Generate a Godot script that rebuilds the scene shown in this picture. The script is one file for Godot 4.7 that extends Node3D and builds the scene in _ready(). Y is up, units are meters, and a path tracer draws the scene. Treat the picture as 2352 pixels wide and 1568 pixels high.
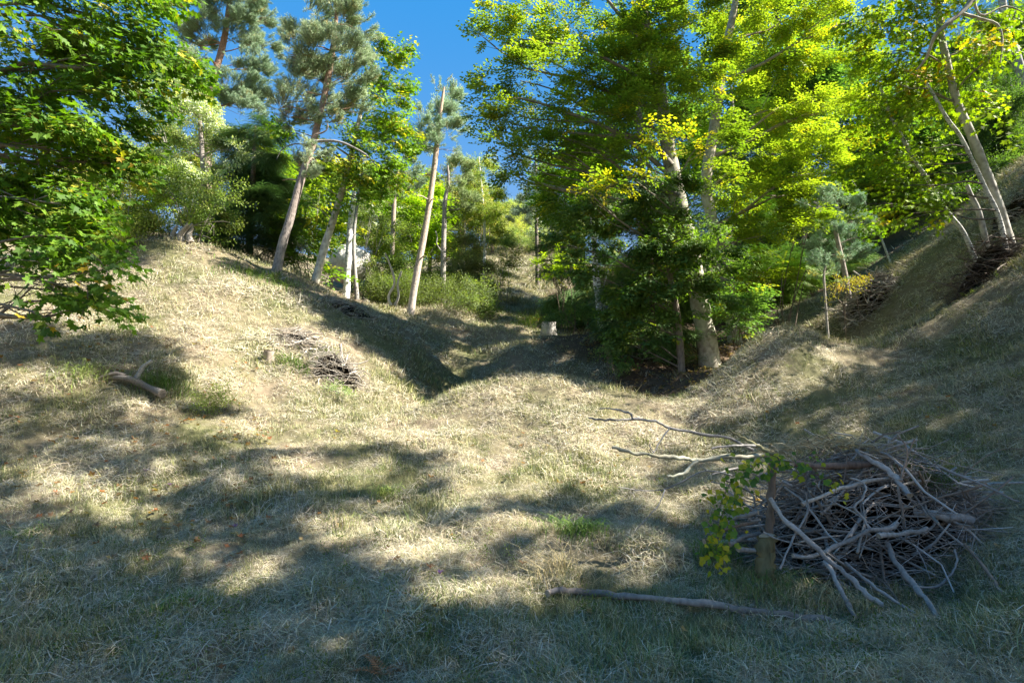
extends Node3D
# A mown hollow between wooded banks. Photo measures (u right, v down, on a 2352 x 1568 sheet) are turned
# into points of the place by a pinhole camera; everything is then built at its own distance and size.
const F := 1307.0
const PITCH := 0.13962634
const EYE := Vector3(0, 1.6, 0)
const SUN := Vector3(0.80, 0.80, 0.10)
var CP := cos(PITCH)
var SP := sin(PITCH)
var rng := RandomNumberGenerator.new()
var M := {}
var L := {}
var gx := 0
var gz := 0
var grid := PackedFloat32Array()
const GS := 0.05
const XS0 := -4.0
const ZS0 := -2.4
var nA := FastNoiseLite.new()
var nB := FastNoiseLite.new()
var nC := FastNoiseLite.new()
var nD := FastNoiseLite.new()
var nG := FastNoiseLite.new()

# ------------------------------------------------------------------ measures
func P(u: float, v: float, d: float) -> Vector3:
	var y := (784.0 - v) / F
	var zf := CP - y * SP
	return EYE + Vector3((u - 1176.0) / F / zf * d, (y * CP + SP) / zf * d, -d)

func px(v: float, d: float) -> float:
	return d / (CP - (784.0 - v) / F * SP) / F

func proj(p: Vector3) -> Vector3:
	var r := p - EYE
	var zc := -r.z * CP + r.y * SP
	if zc < 0.05:
		return Vector3(-9999, -9999, -1)
	return Vector3(1176.0 + F * r.x / zc, 784.0 - F * (r.y * CP + r.z * SP) / zc, zc)

func asinh_(x: float) -> float:
	return log(x + sqrt(x * x + 1.0))

func H0(x: float, z: float) -> float:
	var a := (asinh_(x / 6.0) - XS0) / GS
	var b := (asinh_((-z - 6.0) / 6.0) - ZS0) / GS
	var i := clampi(int(a), 0, gx - 2)
	var j := clampi(int(b), 0, gz - 2)
	var fa := clampf(a - i, 0, 1)
	var fb := clampf(b - j, 0, 1)
	var k := j * gx + i
	return lerpf(lerpf(grid[k], grid[k + 1], fa), lerpf(grid[k + gx], grid[k + gx + 1], fa), fb)

# humps and hollows of the clearing: [x, z, half width, half depth, height]
const MOUNDS := [[0.3, -10.6, 2.3, 1.0, 0.30], [-1.2, -14.0, 2.6, 1.2, -0.6], [2.5, -12.2, 1.5, 1.3, -0.45], [5.0, -10.4, 1.2, 1.1, 0.75], [6.8, -13.6, 1.8, 1.2, -0.35], [-1.4, -11.6, 1.1, 1.4, -0.25], [-3.6, -12.6, 1.6, 1.0, 0.12], [2.9, -8.6, 1.2, 0.8, -0.15], [7.6, -9.0, 1.0, 1.2, -0.3], [7.9, -13.4, 1.9, 1.8, -0.5], [7.6, -16.8, 2.2, 1.8, -0.35], [-1.0, -7.4, 1.3, 0.6, 0.14], [1.6, -6.6, 0.9, 0.5, 0.13], [-3.0, -6.2, 1.2, 0.5, -0.12], [0.4, -5.6, 0.8, 0.4, 0.12]]

func H(x: float, z: float) -> float:
	var far := clampf((-z - 14.0) / 20.0, 0.0, 1.0)
	var h := 0.0
	if far < 1.0 and z < -5.0:
		for m in MOUNDS:
			var q := pow((x - m[0]) / m[2], 2) + pow((z - m[1]) / m[3], 2)
			if q < 6.0:
				h += m[4] * exp(-q)
	return H0(x, z) + h + nA.get_noise_2d(x, z) * (0.13 + 0.25 * far) + nB.get_noise_2d(x, z) * 0.085 + nD.get_noise_2d(x, z) * 0.03

# how far off the ground lies that shows at a sheet point
func ground_distance(u: float, v: float) -> float:
	var d := 2.5
	while d < 60.0:
		var p := P(u, v, d)
		if p.y < H(p.x, p.z):
			return d
		d += 0.03
	return d

func onto(p: Vector3, up := 0.0) -> Vector3:
	return Vector3(p.x, H(p.x, p.z) + up, p.z)

func rr(a: float, b: float) -> float:
	return rng.randf_range(a, b)

func rdir() -> Vector3:
	var y := rr(-1, 1)
	var a := rr(0, TAU)
	var r := sqrt(1.0 - y * y)
	return Vector3(r * cos(a), y, r * sin(a))

# ------------------------------------------------------------------ terrain
func tps_k(r2: float) -> float:
	return 0.0 if r2 < 1e-9 else r2 * log(r2)

func solve_terrain(pts: Array) -> void:
	var n := pts.size()
	var m := n + 3
	var a: Array[PackedFloat64Array] = []
	var w := PackedVector2Array()
	for p in pts:
		w.append(Vector2(asinh_(p.x / 6.0), asinh_((-p.z - 6.0) / 6.0)))
	for i in m:
		var row := PackedFloat64Array()
		row.resize(m + 1)
		a.append(row)
	for i in n:
		for j in n:
			a[i][j] = tps_k(w[i].distance_squared_to(w[j]))
		a[i][i] = 0.001
		a[i][n] = 1.0
		a[i][n + 1] = w[i].x
		a[i][n + 2] = w[i].y
		a[i][m] = pts[i].y
		a[n][i] = 1.0
		a[n + 1][i] = w[i].x
		a[n + 2][i] = w[i].y
	for c in m:
		var best := c
		for r in range(c + 1, m):
			if absf(a[r][c]) > absf(a[best][c]):
				best = r
		var t := a[c]
		a[c] = a[best]
		a[best] = t
		var pc := a[c]
		for r in range(c + 1, m):
			var f: float = a[r][c] / pc[c]
			if f == 0.0:
				continue
			var ar := a[r]
			for k in range(c, m + 1):
				ar[k] -= f * pc[k]
			a[r] = ar
	var s := PackedFloat64Array()
	s.resize(m)
	for c in range(m - 1, -1, -1):
		var v: float = a[c][m]
		for k in range(c + 1, m):
			v -= a[c][k] * s[k]
		s[c] = v / a[c][c]
	gx = int(8.0 / GS) + 1
	gz = int(6.4 / GS) + 1
	grid.resize(gx * gz)
	for j in gz:
		for i in gx:
			var x := XS0 + i * GS
			var z := ZS0 + j * GS
			var h := s[n] + s[n + 1] * x + s[n + 2] * z
			for k in n:
				var dx := x - w[k].x
				var dz := z - w[k].y
				var r2 := dx * dx + dz * dz
				if r2 > 1e-9:
					h += s[k] * r2 * log(r2)
			grid[j * gx + i] = h

# ------------------------------------------------------------------ meshes
class MB:
	var V := PackedVector3Array()
	var N := PackedVector3Array()
	var C := PackedColorArray()
	var I := PackedInt32Array()
	var uneven := 0.0

	func area() -> float:
		var s := 0.0
		for k in range(0, I.size(), 3):
			s += (V[I[k + 1]] - V[I[k]]).cross(V[I[k + 2]] - V[I[k]]).length() * 0.5
		return s

	func tri(a: Vector3, b: Vector3, c: Vector3, col: Color) -> void:
		var n := (c - a).cross(b - a).normalized()
		var k := V.size()
		V.append(a); V.append(b); V.append(c)
		for q in 3:
			N.append(n); C.append(col); I.append(k + q)

	# a round, tapering, jointed stick; wob makes its outline uneven
	func tube(pts: Array, rad: Array, sides: int, c0: Color, c1: Color, wob := 0.0, caps := true, cut := Color(0, 0, 0, 0)) -> void:
		var n := pts.size()
		var first := V.size()
		var ref := Vector3(0.31, 0.2, 0.93)
		for i in n:
			var t: Vector3 = ((pts[mini(i + 1, n - 1)] as Vector3) - (pts[maxi(i - 1, 0)] as Vector3)).normalized()
			if absf(t.dot(ref)) > 0.95:
				ref = Vector3(0.9, 0.1, -0.3)
			var b := t.cross(ref).normalized()
			ref = b.cross(t).normalized()
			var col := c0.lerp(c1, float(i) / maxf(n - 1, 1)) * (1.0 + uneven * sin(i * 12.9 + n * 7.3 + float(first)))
			var own := 1.0 + uneven * 0.5 * sin(i * 5.7 + float(first) * 1.3)
			for s in sides:
				var a := TAU * s / sides
				var d := b * cos(a) + ref * sin(a)
				var r: float = rad[i] * own * (1.0 + wob * sin(a * 2.0 + i * 1.7) + wob * 0.6 * sin(a * 3.0 - i * 2.3 + 1.0))
				V.append((pts[i] as Vector3) + d * r)
				N.append(d)
				C.append(col)
		for i in n - 1:
			for s in sides:
				var p := first + i * sides + s
				var q := first + i * sides + (s + 1) % sides
				I.append_array([p, q, p + sides, q, q + sides, p + sides])
		if caps:
			for e in [0, n - 1]:
				var base: int = first + e * sides
				var k := V.size()
				var nn: Vector3 = ((pts[e] as Vector3) - (pts[1 if e == 0 else n - 2] as Vector3)).normalized()
				var col := C[base] if cut.a == 0.0 else cut
				for s in sides:
					V.append(V[base + s]); N.append(nn); C.append(col)
				V.append(pts[e]); N.append(nn); C.append(col * 0.9)
				for s in sides:
					if e == 0:
						I.append_array([k + sides, k + (s + 1) % sides, k + s])
					else:
						I.append_array([k + sides, k + s, k + (s + 1) % sides])

	func mesh() -> ArrayMesh:
		var arr := []
		arr.resize(Mesh.ARRAY_MAX)
		arr[Mesh.ARRAY_VERTEX] = V
		arr[Mesh.ARRAY_NORMAL] = N
		arr[Mesh.ARRAY_COLOR] = C
		arr[Mesh.ARRAY_INDEX] = I
		var m := ArrayMesh.new()
		m.add_surface_from_arrays(Mesh.PRIMITIVE_TRIANGLES, arr)
		return m

func commit(mb: MB, mat: Material, called: String, parent: Node) -> MeshInstance3D:
	var o := MeshInstance3D.new()
	o.name = called
	o.mesh = mb.mesh()
	o.material_override = mat
	parent.add_child(o, true)
	return o

func numbered(called: String) -> String:
	if not has_node(NodePath(called)):
		return called
	var k := 1
	while has_node(NodePath("%s_%03d" % [called, k])):
		k += 1
	return "%s_%03d" % [called, k]

func thing(called: String, label: String, category: String, at := Vector3.ZERO, group := "") -> Node3D:
	var o := Node3D.new()
	o.name = numbered(called)
	add_child(o)
	o.position = at
	tag(o, label, category, group)
	return o

func tag(o: Node, label: String, category := "", group := "", kind := "") -> void:
	if label: o.set_meta("label", label)
	if category: o.set_meta("category", category)
	if group: o.set_meta("group", group)
	if kind: o.set_meta("kind", kind)

func multi(called: String, mesh: Mesh, mat: Material, buf: PackedFloat32Array, parent: Node) -> MultiMeshInstance3D:
	var m := MultiMesh.new()
	m.transform_format = MultiMesh.TRANSFORM_3D
	m.use_colors = true
	m.mesh = mesh
	m.instance_count = buf.size() / 16
	m.buffer = buf
	var o := MultiMeshInstance3D.new()
	o.name = called
	o.multimesh = m
	o.material_override = mat
	parent.add_child(o, true)
	o.set_meta("kind", "stuff")
	return o

func push(buf: PackedFloat32Array, b: Basis, o: Vector3, c: Color) -> void:
	buf.append_array(PackedFloat32Array([b.x.x, b.y.x, b.z.x, o.x, b.x.y, b.y.y, b.z.y, o.y, b.x.z, b.y.z, b.z.z, o.z, c.r, c.g, c.b, 1.0]))

func basis_from(x: Vector3, up: Vector3, s: float) -> Basis:
	x = x.normalized()
	var z := x.cross(up)
	if z.length() < 0.01:
		z = x.cross(Vector3(0.3, 0.5, 0.8))
	z = z.normalized()
	return Basis(x * s, z.cross(x) * s, z * s)

func smooth(pts: Array, per := 3) -> Array:
	var out := []
	var n := pts.size()
	for i in n - 1:
		var a: Vector3 = pts[maxi(i - 1, 0)]
		var b: Vector3 = pts[i]
		var c: Vector3 = pts[i + 1]
		var d: Vector3 = pts[mini(i + 2, n - 1)]
		for k in per:
			out.append(b.cubic_interpolate(c, a, d, float(k) / per))
	out.append(pts[n - 1])
	return out

func smooth_r(r: Array, per := 3) -> Array:
	var out := []
	for i in r.size() - 1:
		for k in per:
			out.append(lerpf(r[i], r[i + 1], float(k) / per))
	out.append(r[r.size() - 1])
	return out

# ------------------------------------------------------------------ leaves
const MAPLE := [[0.0, 1.0], [13.0, 0.62], [24.0, 0.52], [38.0, 0.78], [55.0, 0.95], [68.0, 0.55], [82.0, 0.46], [104.0, 0.66], [128.0, 0.42], [165.0, 0.22]]
const IVY := [[0.0, 1.0], [22.0, 0.62], [48.0, 0.62], [70.0, 0.78], [95.0, 0.6], [140.0, 0.5]]
const OVAL := [[0.0, 1.0], [14.0, 0.78], [30.0, 0.5], [60.0, 0.3], [120.0, 0.26], [160.0, 0.4]]

# one leaf: base at o, pointing along x, its face along y
func leaf(mb: MB, outline: Array, o: Vector3, b: Basis, size: float, col: Color, fold := 0.12) -> void:
	var pts := PackedVector3Array()
	var c := Vector3(0.42, 0.0, 0.0)
	for p in outline:
		var a: float = deg_to_rad(p[0])
		pts.append(Vector3(c.x + cos(a) * p[1] * 0.58, absf(sin(a)) * p[1] * fold - cos(a) * p[1] * fold * 0.8, sin(a) * p[1] * 0.58))
	pts.append(Vector3(c.x - 0.3, 0.0, 0.0))
	for k in range(outline.size() - 1, 0, -1):
		pts.append(Vector3(pts[k].x, pts[k].y, -pts[k].z))
	var cc := o + b * (c * size)
	for k in pts.size():
		mb.tri(cc, o + b * (pts[k] * size), o + b * (pts[(k + 1) % pts.size()] * size), col)

func small_leaf(mb: MB, o: Vector3, b: Basis, len: float, wid: float, col: Color) -> void:
	var p := [Vector3.ZERO, Vector3(0.35 * len, 0.06 * len, 0.5 * wid), Vector3(0.75 * len, 0.03 * len, 0.36 * wid), Vector3(len, -0.06 * len, 0), Vector3(0.75 * len, 0.03 * len, -0.36 * wid), Vector3(0.35 * len, 0.06 * len, -0.5 * wid)]
	var q := []
	for v in p:
		q.append(o + b * (v as Vector3))
	mb.tri(q[0], q[1], q[2], col); mb.tri(q[0], q[2], q[3], col); mb.tri(q[0], q[3], q[4], col); mb.tri(q[0], q[4], q[5], col)

func shade_of(lo: float, hi: float) -> Color:
	var t := rr(lo, hi)
	return Color(t * rr(0.92, 1.08), t, t * rr(0.85, 1.1))

func make_leaves() -> void:
	var twig := Color(0.55, 0.42, 0.35)
	# flat spray of oval leaves
	for k in 3:
		var mb := MB.new()
		var n := 15
		var ln := 0.42
		for i in n:
			var x := ln * (0.08 + 0.92 * i / (n - 1))
			var side := 1.0 if i % 2 else -1.0
			var ang := side * rr(0.6, 1.1) * (0.25 if i == n - 1 else 1.0)
			var off := Vector3(x, -0.10 * x * x + rr(-0.015, 0.015), 0)
			if i % 3 == 0:
				off += Vector3(rr(0.02, 0.06), 0, side * rr(0.04, 0.1))
			var dir := Vector3(cos(ang), rr(-0.25, 0.15), sin(ang))
			small_leaf(mb, off, basis_from(dir, Vector3(rr(-0.35, 0.35), 1, rr(-0.35, 0.35)), 1.0), rr(0.065, 0.095), rr(0.042, 0.056), shade_of(0.75, 1.25))
		mb.tube([Vector3.ZERO, Vector3(0.2, -0.004, 0), Vector3(ln, -0.10 * ln * ln, 0)], [0.004, 0.003, 0.0015], 3, twig, twig, 0, false)
		L["beech%d" % k] = mb
	# loose bunch of five-lobed leaves on stalks
	for k in 3:
		var mb := MB.new()
		for i in 8:
			var x := 0.05 + 0.045 * i
			var ang := (1.0 if i % 2 else -1.0) * rr(0.5, 1.3)
			var dir := Vector3(cos(ang), rr(-0.2, 0.3), sin(ang)).normalized()
			var tip := Vector3(x, 0, 0) + dir * rr(0.06, 0.11)
			mb.tube([Vector3(x, 0, 0), tip], [0.0016, 0.0013], 3, Color(0.9, 0.5, 0.4), Color(0.9, 0.6, 0.4), 0, false)
			var droop := Vector3(dir.x, rr(-1.1, -0.15), dir.z)
			leaf(mb, MAPLE, tip, basis_from(droop, Vector3(rr(-0.4, 0.4), 1, rr(-0.4, 0.4)), 1.0), rr(0.095, 0.14), shade_of(0.72, 1.25))
		mb.tube([Vector3.ZERO, Vector3(0.4, 0.0, 0)], [0.004, 0.002], 3, twig, twig, 0, false)
		L["maple%d" % k] = mb
	# bushy twig of small leaves; wider pale leaves; hanging birch leaves
	for spec in [["small", 22, 0.36, 0.032, 0.05, 0.42], ["pale", 15, 0.34, 0.065, 0.095, 0.6], ["birch", 18, 0.4, 0.04, 0.055, 0.7]]:
		for k in 2:
			var mb := MB.new()
			for i in spec[1]:
				var x: float = spec[2] * (0.1 + 0.9 * i / (spec[1] - 1.0))
				var a: float = i * 2.4 + rr(-0.4, 0.4)
				var rad := Vector3(0, cos(a), sin(a))
				var off := Vector3(x, 0, 0) + rad * rr(0.0, 0.07)
				var dir := Vector3(rr(0.3, 1.0), 0, 0) + rad * 0.9
				if spec[0] == "birch":
					dir += Vector3(0, -1.2, 0)
				var ln := rr(spec[3], spec[4])
				small_leaf(mb, off, basis_from(dir, rdir() + Vector3(0, 1.0, 0), 1.0), ln, ln * spec[5], shade_of(0.7, 1.3))
			mb.tube([Vector3.ZERO, Vector3(spec[2] * 0.5, rr(-0.02, 0.02), rr(-0.02, 0.02)), Vector3(spec[2], 0, 0)], [0.004, 0.003, 0.0012], 3, twig, twig, 0, false)
			L["%s%d" % [spec[0], k]] = mb
	# pine: a twig that ends in brushes of needles
	for k in 2:
		var mb := MB.new()
		for t in 6:
			var o := Vector3(0.10 + 0.05 * t, rr(-0.03, 0.05), (t % 3 - 1) * rr(0.05, 0.11)) if t else Vector3(0.36, 0.02, 0)
			var ax := Vector3(1.0, rr(0.1, 0.8), o.z * 6.0).normalized()
			for i in 30:
				var q := (rdir() * 0.9 + ax * 0.75).normalized()
				var side := q.cross(rdir()).normalized() * 0.0032
				var o2 := o + ax * rr(-0.06, 0.03)
				mb.tri(o2 - side, o2 + q * rr(0.055, 0.09), o2 + side, shade_of(0.75, 1.25))
			mb.tube([Vector3(0.06 + 0.03 * t, 0, 0), o], [0.005, 0.004], 3, twig, twig, 0, false)
		mb.tube([Vector3.ZERO, Vector3(0.36, 0.02, 0)], [0.007, 0.004], 3, twig, twig, 0, false)
		L["pine%d" % k] = mb
	# yew and spruce: flat drooping sprays of short needles
	for k in 2:
		var mb := MB.new()
		for t in 7:
			var x := 0.06 * t
			var side := 1.0 if t % 2 else -1.0
			var dir := Vector3(0.75, rr(-0.25, 0.1), side * 0.8) if t < 6 else Vector3(1, 0, 0)
			for i in 12:
				var p := Vector3(x, -0.3 * x * x, 0) + dir * (0.016 * i) + Vector3(0, -0.01 * i * i * 0.06, 0)
				for s in [-1.0, 1.0]:
					var nd := Vector3(dir.x * 0.5 - s * dir.z * 0.8, rr(-0.3, 0.3), dir.z * 0.5 + s * dir.x * 0.8).normalized()
					mb.tri(p - dir * 0.006, p + nd * rr(0.022, 0.034), p + dir * 0.006, shade_of(0.7, 1.3))
		mb.tube([Vector3.ZERO, Vector3(0.4, -0.04, 0)], [0.005, 0.002], 3, twig, twig, 0, false)
		L["yew%d" % k] = mb
	for key in L.keys():
		var mb: MB = L[key]
		L[key] = [mb.mesh(), mb.area()]

# sprays spread through the crown's clumps; blobs are [u, v, radius, distance offset]
func foliage(parent: Node3D, org: Vector3, blobs: Array, d: float, kind: String, pal: Array, cover: float, scale := 1.0, o := {}) -> void:
	var kinds := []
	for k in 3:
		if L.has("%s%d" % [kind, k]):
			kinds.append("%s%d" % [kind, k])
	var bufs := []
	for k in kinds:
		bufs.append(PackedFloat32Array())
	var flat: float = o.get("flat", 0.8)
	var sdir := SUN.normalized()
	var how: Array = {"beech": [8, 0.5, 0.28], "maple": [8, 0.45, 0.45], "pine": [9, 0.29, 0.65], "yew": [8, 0.42, 0.5], "small": [9, 0.4, 0.7], "pale": [9, 0.38, 0.7], "birch": [8, 0.42, 0.8]}[kind]
	var lean: float = 0.45 if kind == "beech" else 0.0 if kind in ["pine", "yew"] else 1.0
	var thr: float = o.get("thr", -0.12)
	var droop: float = o.get("droop", 0.15)
	var jit: float = o.get("jit", 0.4)
	var axis: Vector3 = o.get("axis", org)
	var gain: float = {"beech": 1.95, "maple": 1.65, "pine": 2.4, "yew": 2.3, "small": 1.6, "pale": 1.45, "birch": 1.5}[kind]
	var mean: float = L[kinds[0]][1] * scale * scale * 0.6
	for bl in blobs:
		var bd: float = d + (bl[3] if bl.size() > 3 else rr(-0.06, 0.06) * d)
		var c := P(bl[0], bl[1], bd)
		var s := px(bl[1], bd)
		var r: float = bl[2] * s
		var n := int(cover * 2.4 * PI * r * r * flat / mean)
		var tone := rr(-0.5, 0.5)
		var warm: float = pal[3] * (rr(0.0, 1.0) if bl.size() < 5 else bl[4])
		var boughs := []
		for k in how[0]:
			var e := rdir()
			if e.dot(sdir) < -0.25 and rng.randf() < 0.6:
				e = -e
			e *= pow(rng.randf(), 0.36) * r * 0.85
			e.y *= flat
			boughs.append([e, rr(0.75, 1.3) * how[1] * r, rr(-0.25, 0.25)])
		for i in n:
			var bo: Array = boughs[i % boughs.size()]
			var q: Vector3 = rdir() * pow(rng.randf(), 0.45) * bo[1]
			q.y = q.y * how[2] - 0.1 * Vector2(q.x, q.z).length()
			q += bo[0]
			var p := c + q
			if nC.get_noise_3d(p.x * 1.6, p.y * 2.2, p.z * 1.6) < thr:
				continue
			if p.y < H0(p.x, p.z) + 0.12:
				continue
			var out := p - Vector3(axis.x, p.y, axis.z)
			out = out.normalized() * 0.7 + q.normalized() * 0.8 + rdir() * 0.5
			out.y = out.y * 0.5 - droop + rr(-0.2, 0.2)
			var up := Vector3(rr(-jit, jit), 1, rr(-jit, jit)) * 1.3 + sdir * lean
			if kind == "pine":
				out.y += 0.5
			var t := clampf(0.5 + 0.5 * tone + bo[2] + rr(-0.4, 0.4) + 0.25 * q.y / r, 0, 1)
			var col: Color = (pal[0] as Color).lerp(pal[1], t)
			if rng.randf() < warm:
				col = col.lerp(pal[2], rr(0.4, 1.0))
			col *= gain
			var w := rng.randi() % kinds.size()
			push(bufs[w], basis_from(out, up, scale * rr(0.75, 1.25)), p - org, col)
	for k in kinds.size():
		if bufs[k].size():
			multi("foliage", L[kinds[k]][0], M.get(o.get("mat", "leaf")), bufs[k], parent)

# ------------------------------------------------------------------ trees
# trunk points [u, v, radius in sheet px]; all at distance d unless a fourth value shifts them
func trunk_points(tr: Array, d: float, grounded := true) -> Array:
	var pts := []
	var rad := []
	for k in tr.size():
		var t: Array = tr[k]
		var td: float = d + (t[3] if t.size() > 3 else 0.0)
		var p := P(t[0], t[1], td)
		if k == 0 and grounded:
			p.y = H(p.x, p.z) - 0.12
		pts.append(p)
		rad.append(t[2] * px(t[1], td))
	return [pts, rad]

func tree(called: String, label: String, cat: String, d: float, tr: Array, bark: String, c0: Color, c1: Color, blobs: Array, kind: String, pal: Array, cover: float, o := {}) -> Node3D:
	var tp := trunk_points(tr, d, o.get("grounded", true))
	var org: Vector3 = tp[0][0]
	if o.get("grounded", true):
		org.y += 0.12
	var root := thing(called, label, cat, org, o.get("group", ""))
	var pts := []
	for p in tp[0]:
		pts.append((p as Vector3) - org)
	var rad: Array = tp[1].duplicate()
	if o.get("grounded", true):
		pts.insert(1, (pts[0] as Vector3).lerp(pts[1], 0.12))
		rad.insert(1, rad[0])
		rad[0] *= o.get("flare", 1.35)
	pts = smooth(pts, 4)
	rad = smooth_r(rad, 4)
	var mb := MB.new()
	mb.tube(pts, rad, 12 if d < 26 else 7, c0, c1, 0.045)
	# stubs of lost boughs
	for k in o.get("stubs", 0):
		var i := rng.randi_range(pts.size() / 4, pts.size() - 3)
		var dd := rdir()
		dd.y = absf(dd.y) * 0.5
		var a: Vector3 = pts[i]
		var ln := rr(0.15, 0.7)
		mb.tube([a, a + dd * ln * 0.6, a + dd * ln + Vector3(0, -0.08, 0)], [rad[i] * 0.28, rad[i] * 0.2, rad[i] * 0.1], 5, c0, c1, 0.1)
	commit(mb, M[bark], "trunk", root)
	if blobs.size() and o.get("limbs", true):
		for bl in blobs:
			if rng.randf() < o.get("skip", 0.25):
				continue
			var bd: float = d + (bl[3] if bl.size() > 3 else 0.0)
			var c := P(bl[0], bl[1], bd) - org
			var r: float = bl[2] * px(bl[1], bd)
			var best := 0
			var bv := 1e9
			for i in pts.size():
				var h := Vector2(c.x - pts[i].x, c.z - pts[i].z).length()
				var want: float = c.y - h * o.get("rise", 0.45)
				var dv := absf(pts[i].y - want)
				if dv < bv:
					bv = dv
					best = i
			var a: Vector3 = pts[best]
			var dist := a.distance_to(c)
			if dist < 0.25:
				continue
			var r0 := minf(rad[best] * 0.55, 0.012 + dist * 0.011)
			var mid := a.lerp(c, 0.5) + Vector3(rr(-0.1, 0.1), rr(-0.02, 0.12), rr(-0.1, 0.1)) * dist
			var lm := MB.new()
			var line := smooth([a, a.lerp(mid, 0.5) + rdir() * dist * 0.05, mid, mid.lerp(c, 0.55) + rdir() * dist * 0.06, c], 2)
			var lr := []
			for i in line.size():
				lr.append(r0 * (1.0 - 0.8 * i / (line.size() - 1.0)))
			var lc: Color = o.get("limbcol", c1)
			lm.tube(line, lr, 5, lc, lc, 0.05, false)
			for s in int(o.get("subs", 5)):
				var i := rng.randi_range(line.size() / 3, line.size() - 2)
				var e := c + rdir() * r * 0.85
				var b: Vector3 = line[i]
				var m2 := b.lerp(e, 0.5) + rdir() * 0.12 * b.distance_to(e)
				lm.tube([b, m2, e], [lr[i] * 0.55, lr[i] * 0.4, 0.003], 4, lc, lc * 0.8, 0, false)
			commit(lm, M[bark], "limb", root)
	if blobs.size():
		foliage(root, org, blobs, d, kind, pal, cover, o.get("scale", 1.0), o)
	return root

# clumps filling an upright oval or cone on the sheet
func clumps(u: float, v: float, ru: float, rv: float, r: float, n: int, cone := false) -> Array:
	var out := []
	for k in n:
		var a := rr(0, TAU)
		var q := sqrt(rng.randf())
		var y := sin(a) * q
		var x := cos(a) * q
		if cone:
			y = rr(-1, 1)
			x = rr(-1, 1) * (y * 0.5 + 0.55)
		out.append([u + x * ru, v + y * rv, r * rr(0.7, 1.25)])
	return out

func shrub(called: String, label: String, cat: String, u: float, v: float, d: float, blobs: Array, kind: String, pal: Array, cover: float, o := {}) -> Node3D:
	var base := onto(P(u, v, d))
	var root := thing(called, label, cat, base, o.get("group", ""))
	var col: Color = o.get("bark", Color(0.2, 0.16, 0.12))
	for bl in blobs:
		var bd: float = d + (bl[3] if bl.size() > 3 else 0.0)
		var c := P(bl[0], bl[1], bd) - base
		var st := MB.new()
		var a := Vector3(rr(-0.25, 0.25), -0.1, rr(-0.25, 0.25))
		var r0: float = o.get("stem", 0.022)
		var m1 := a.lerp(c, 0.5) + rdir() * 0.1 * c.length()
		st.tube(smooth([a, m1, c], 3), [r0, r0 * .9, r0 * .8, r0 * .7, r0 * .55, r0 * .4, r0 * .2], 5, col, col, 0.05, false)
		var r: float = bl[2] * px(bl[1], bd)
		for s in 4:
			var e := c + rdir() * r * 0.9
			st.tube([m1.lerp(c, rr(0, 0.9)), c.lerp(e, 0.5) + rdir() * 0.1 * r, e], [r0 * .4, r0 * .3, 0.003], 4, col, col, 0, false)
		commit(st, M["bark"], "stem", root)
	foliage(root, base, blobs, d, kind, pal, cover, o.get("scale", 1.0), o)
	return root

# a limb given by sheet points
func limb_px(root: Node3D, called: String, pts: Array, d: float, mat: String, col: Color, r0: float, r1: float) -> void:
	var p := []
	for t in pts:
		p.append(P(t[0], t[1], d + (t[2] if t.size() > 2 else 0.0)) - root.position)
	p = smooth(p, 3)
	var r := []
	for i in p.size():
		r.append(lerpf(r0, r1, i / (p.size() - 1.0)))
	var mb := MB.new()
	mb.uneven = 0.15
	mb.tube(p, r, 7, col, col, 0.12, true, col * 0.55)
	commit(mb, M[mat], called, root)

# ------------------------------------------------------------------ materials
func noise_tex(freq: float, ramp: Array, seed_: int, oct := 4, kind := FastNoiseLite.TYPE_SIMPLEX_SMOOTH, size := 512) -> NoiseTexture2D:
	var t := NoiseTexture2D.new()
	t.width = size
	t.height = size
	t.seamless = true
	var n := FastNoiseLite.new()
	n.noise_type = kind
	n.frequency = freq
	n.seed = seed_
	n.fractal_octaves = oct
	t.noise = n
	var g := Gradient.new()
	g.offsets = PackedFloat32Array(ramp.map(func(r): return r[0]))
	g.colors = PackedColorArray(ramp.map(func(r): return r[1]))
	t.color_ramp = g
	return t

func grey(x: float) -> Color:
	return Color(x, x, x).linear_to_srgb()

func bark_mat(tex: Texture2D, bump: Texture2D, sc: Vector3, relief: float, rough := 0.9) -> StandardMaterial3D:
	var m := StandardMaterial3D.new()
	m.vertex_color_use_as_albedo = true
	m.albedo_texture = tex
	m.roughness = rough
	m.metallic_specular = 0.3
	m.uv1_triplanar = true
	m.uv1_scale = sc
	m.heightmap_enabled = true
	m.heightmap_texture = bump
	m.heightmap_scale = relief
	return m

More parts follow.
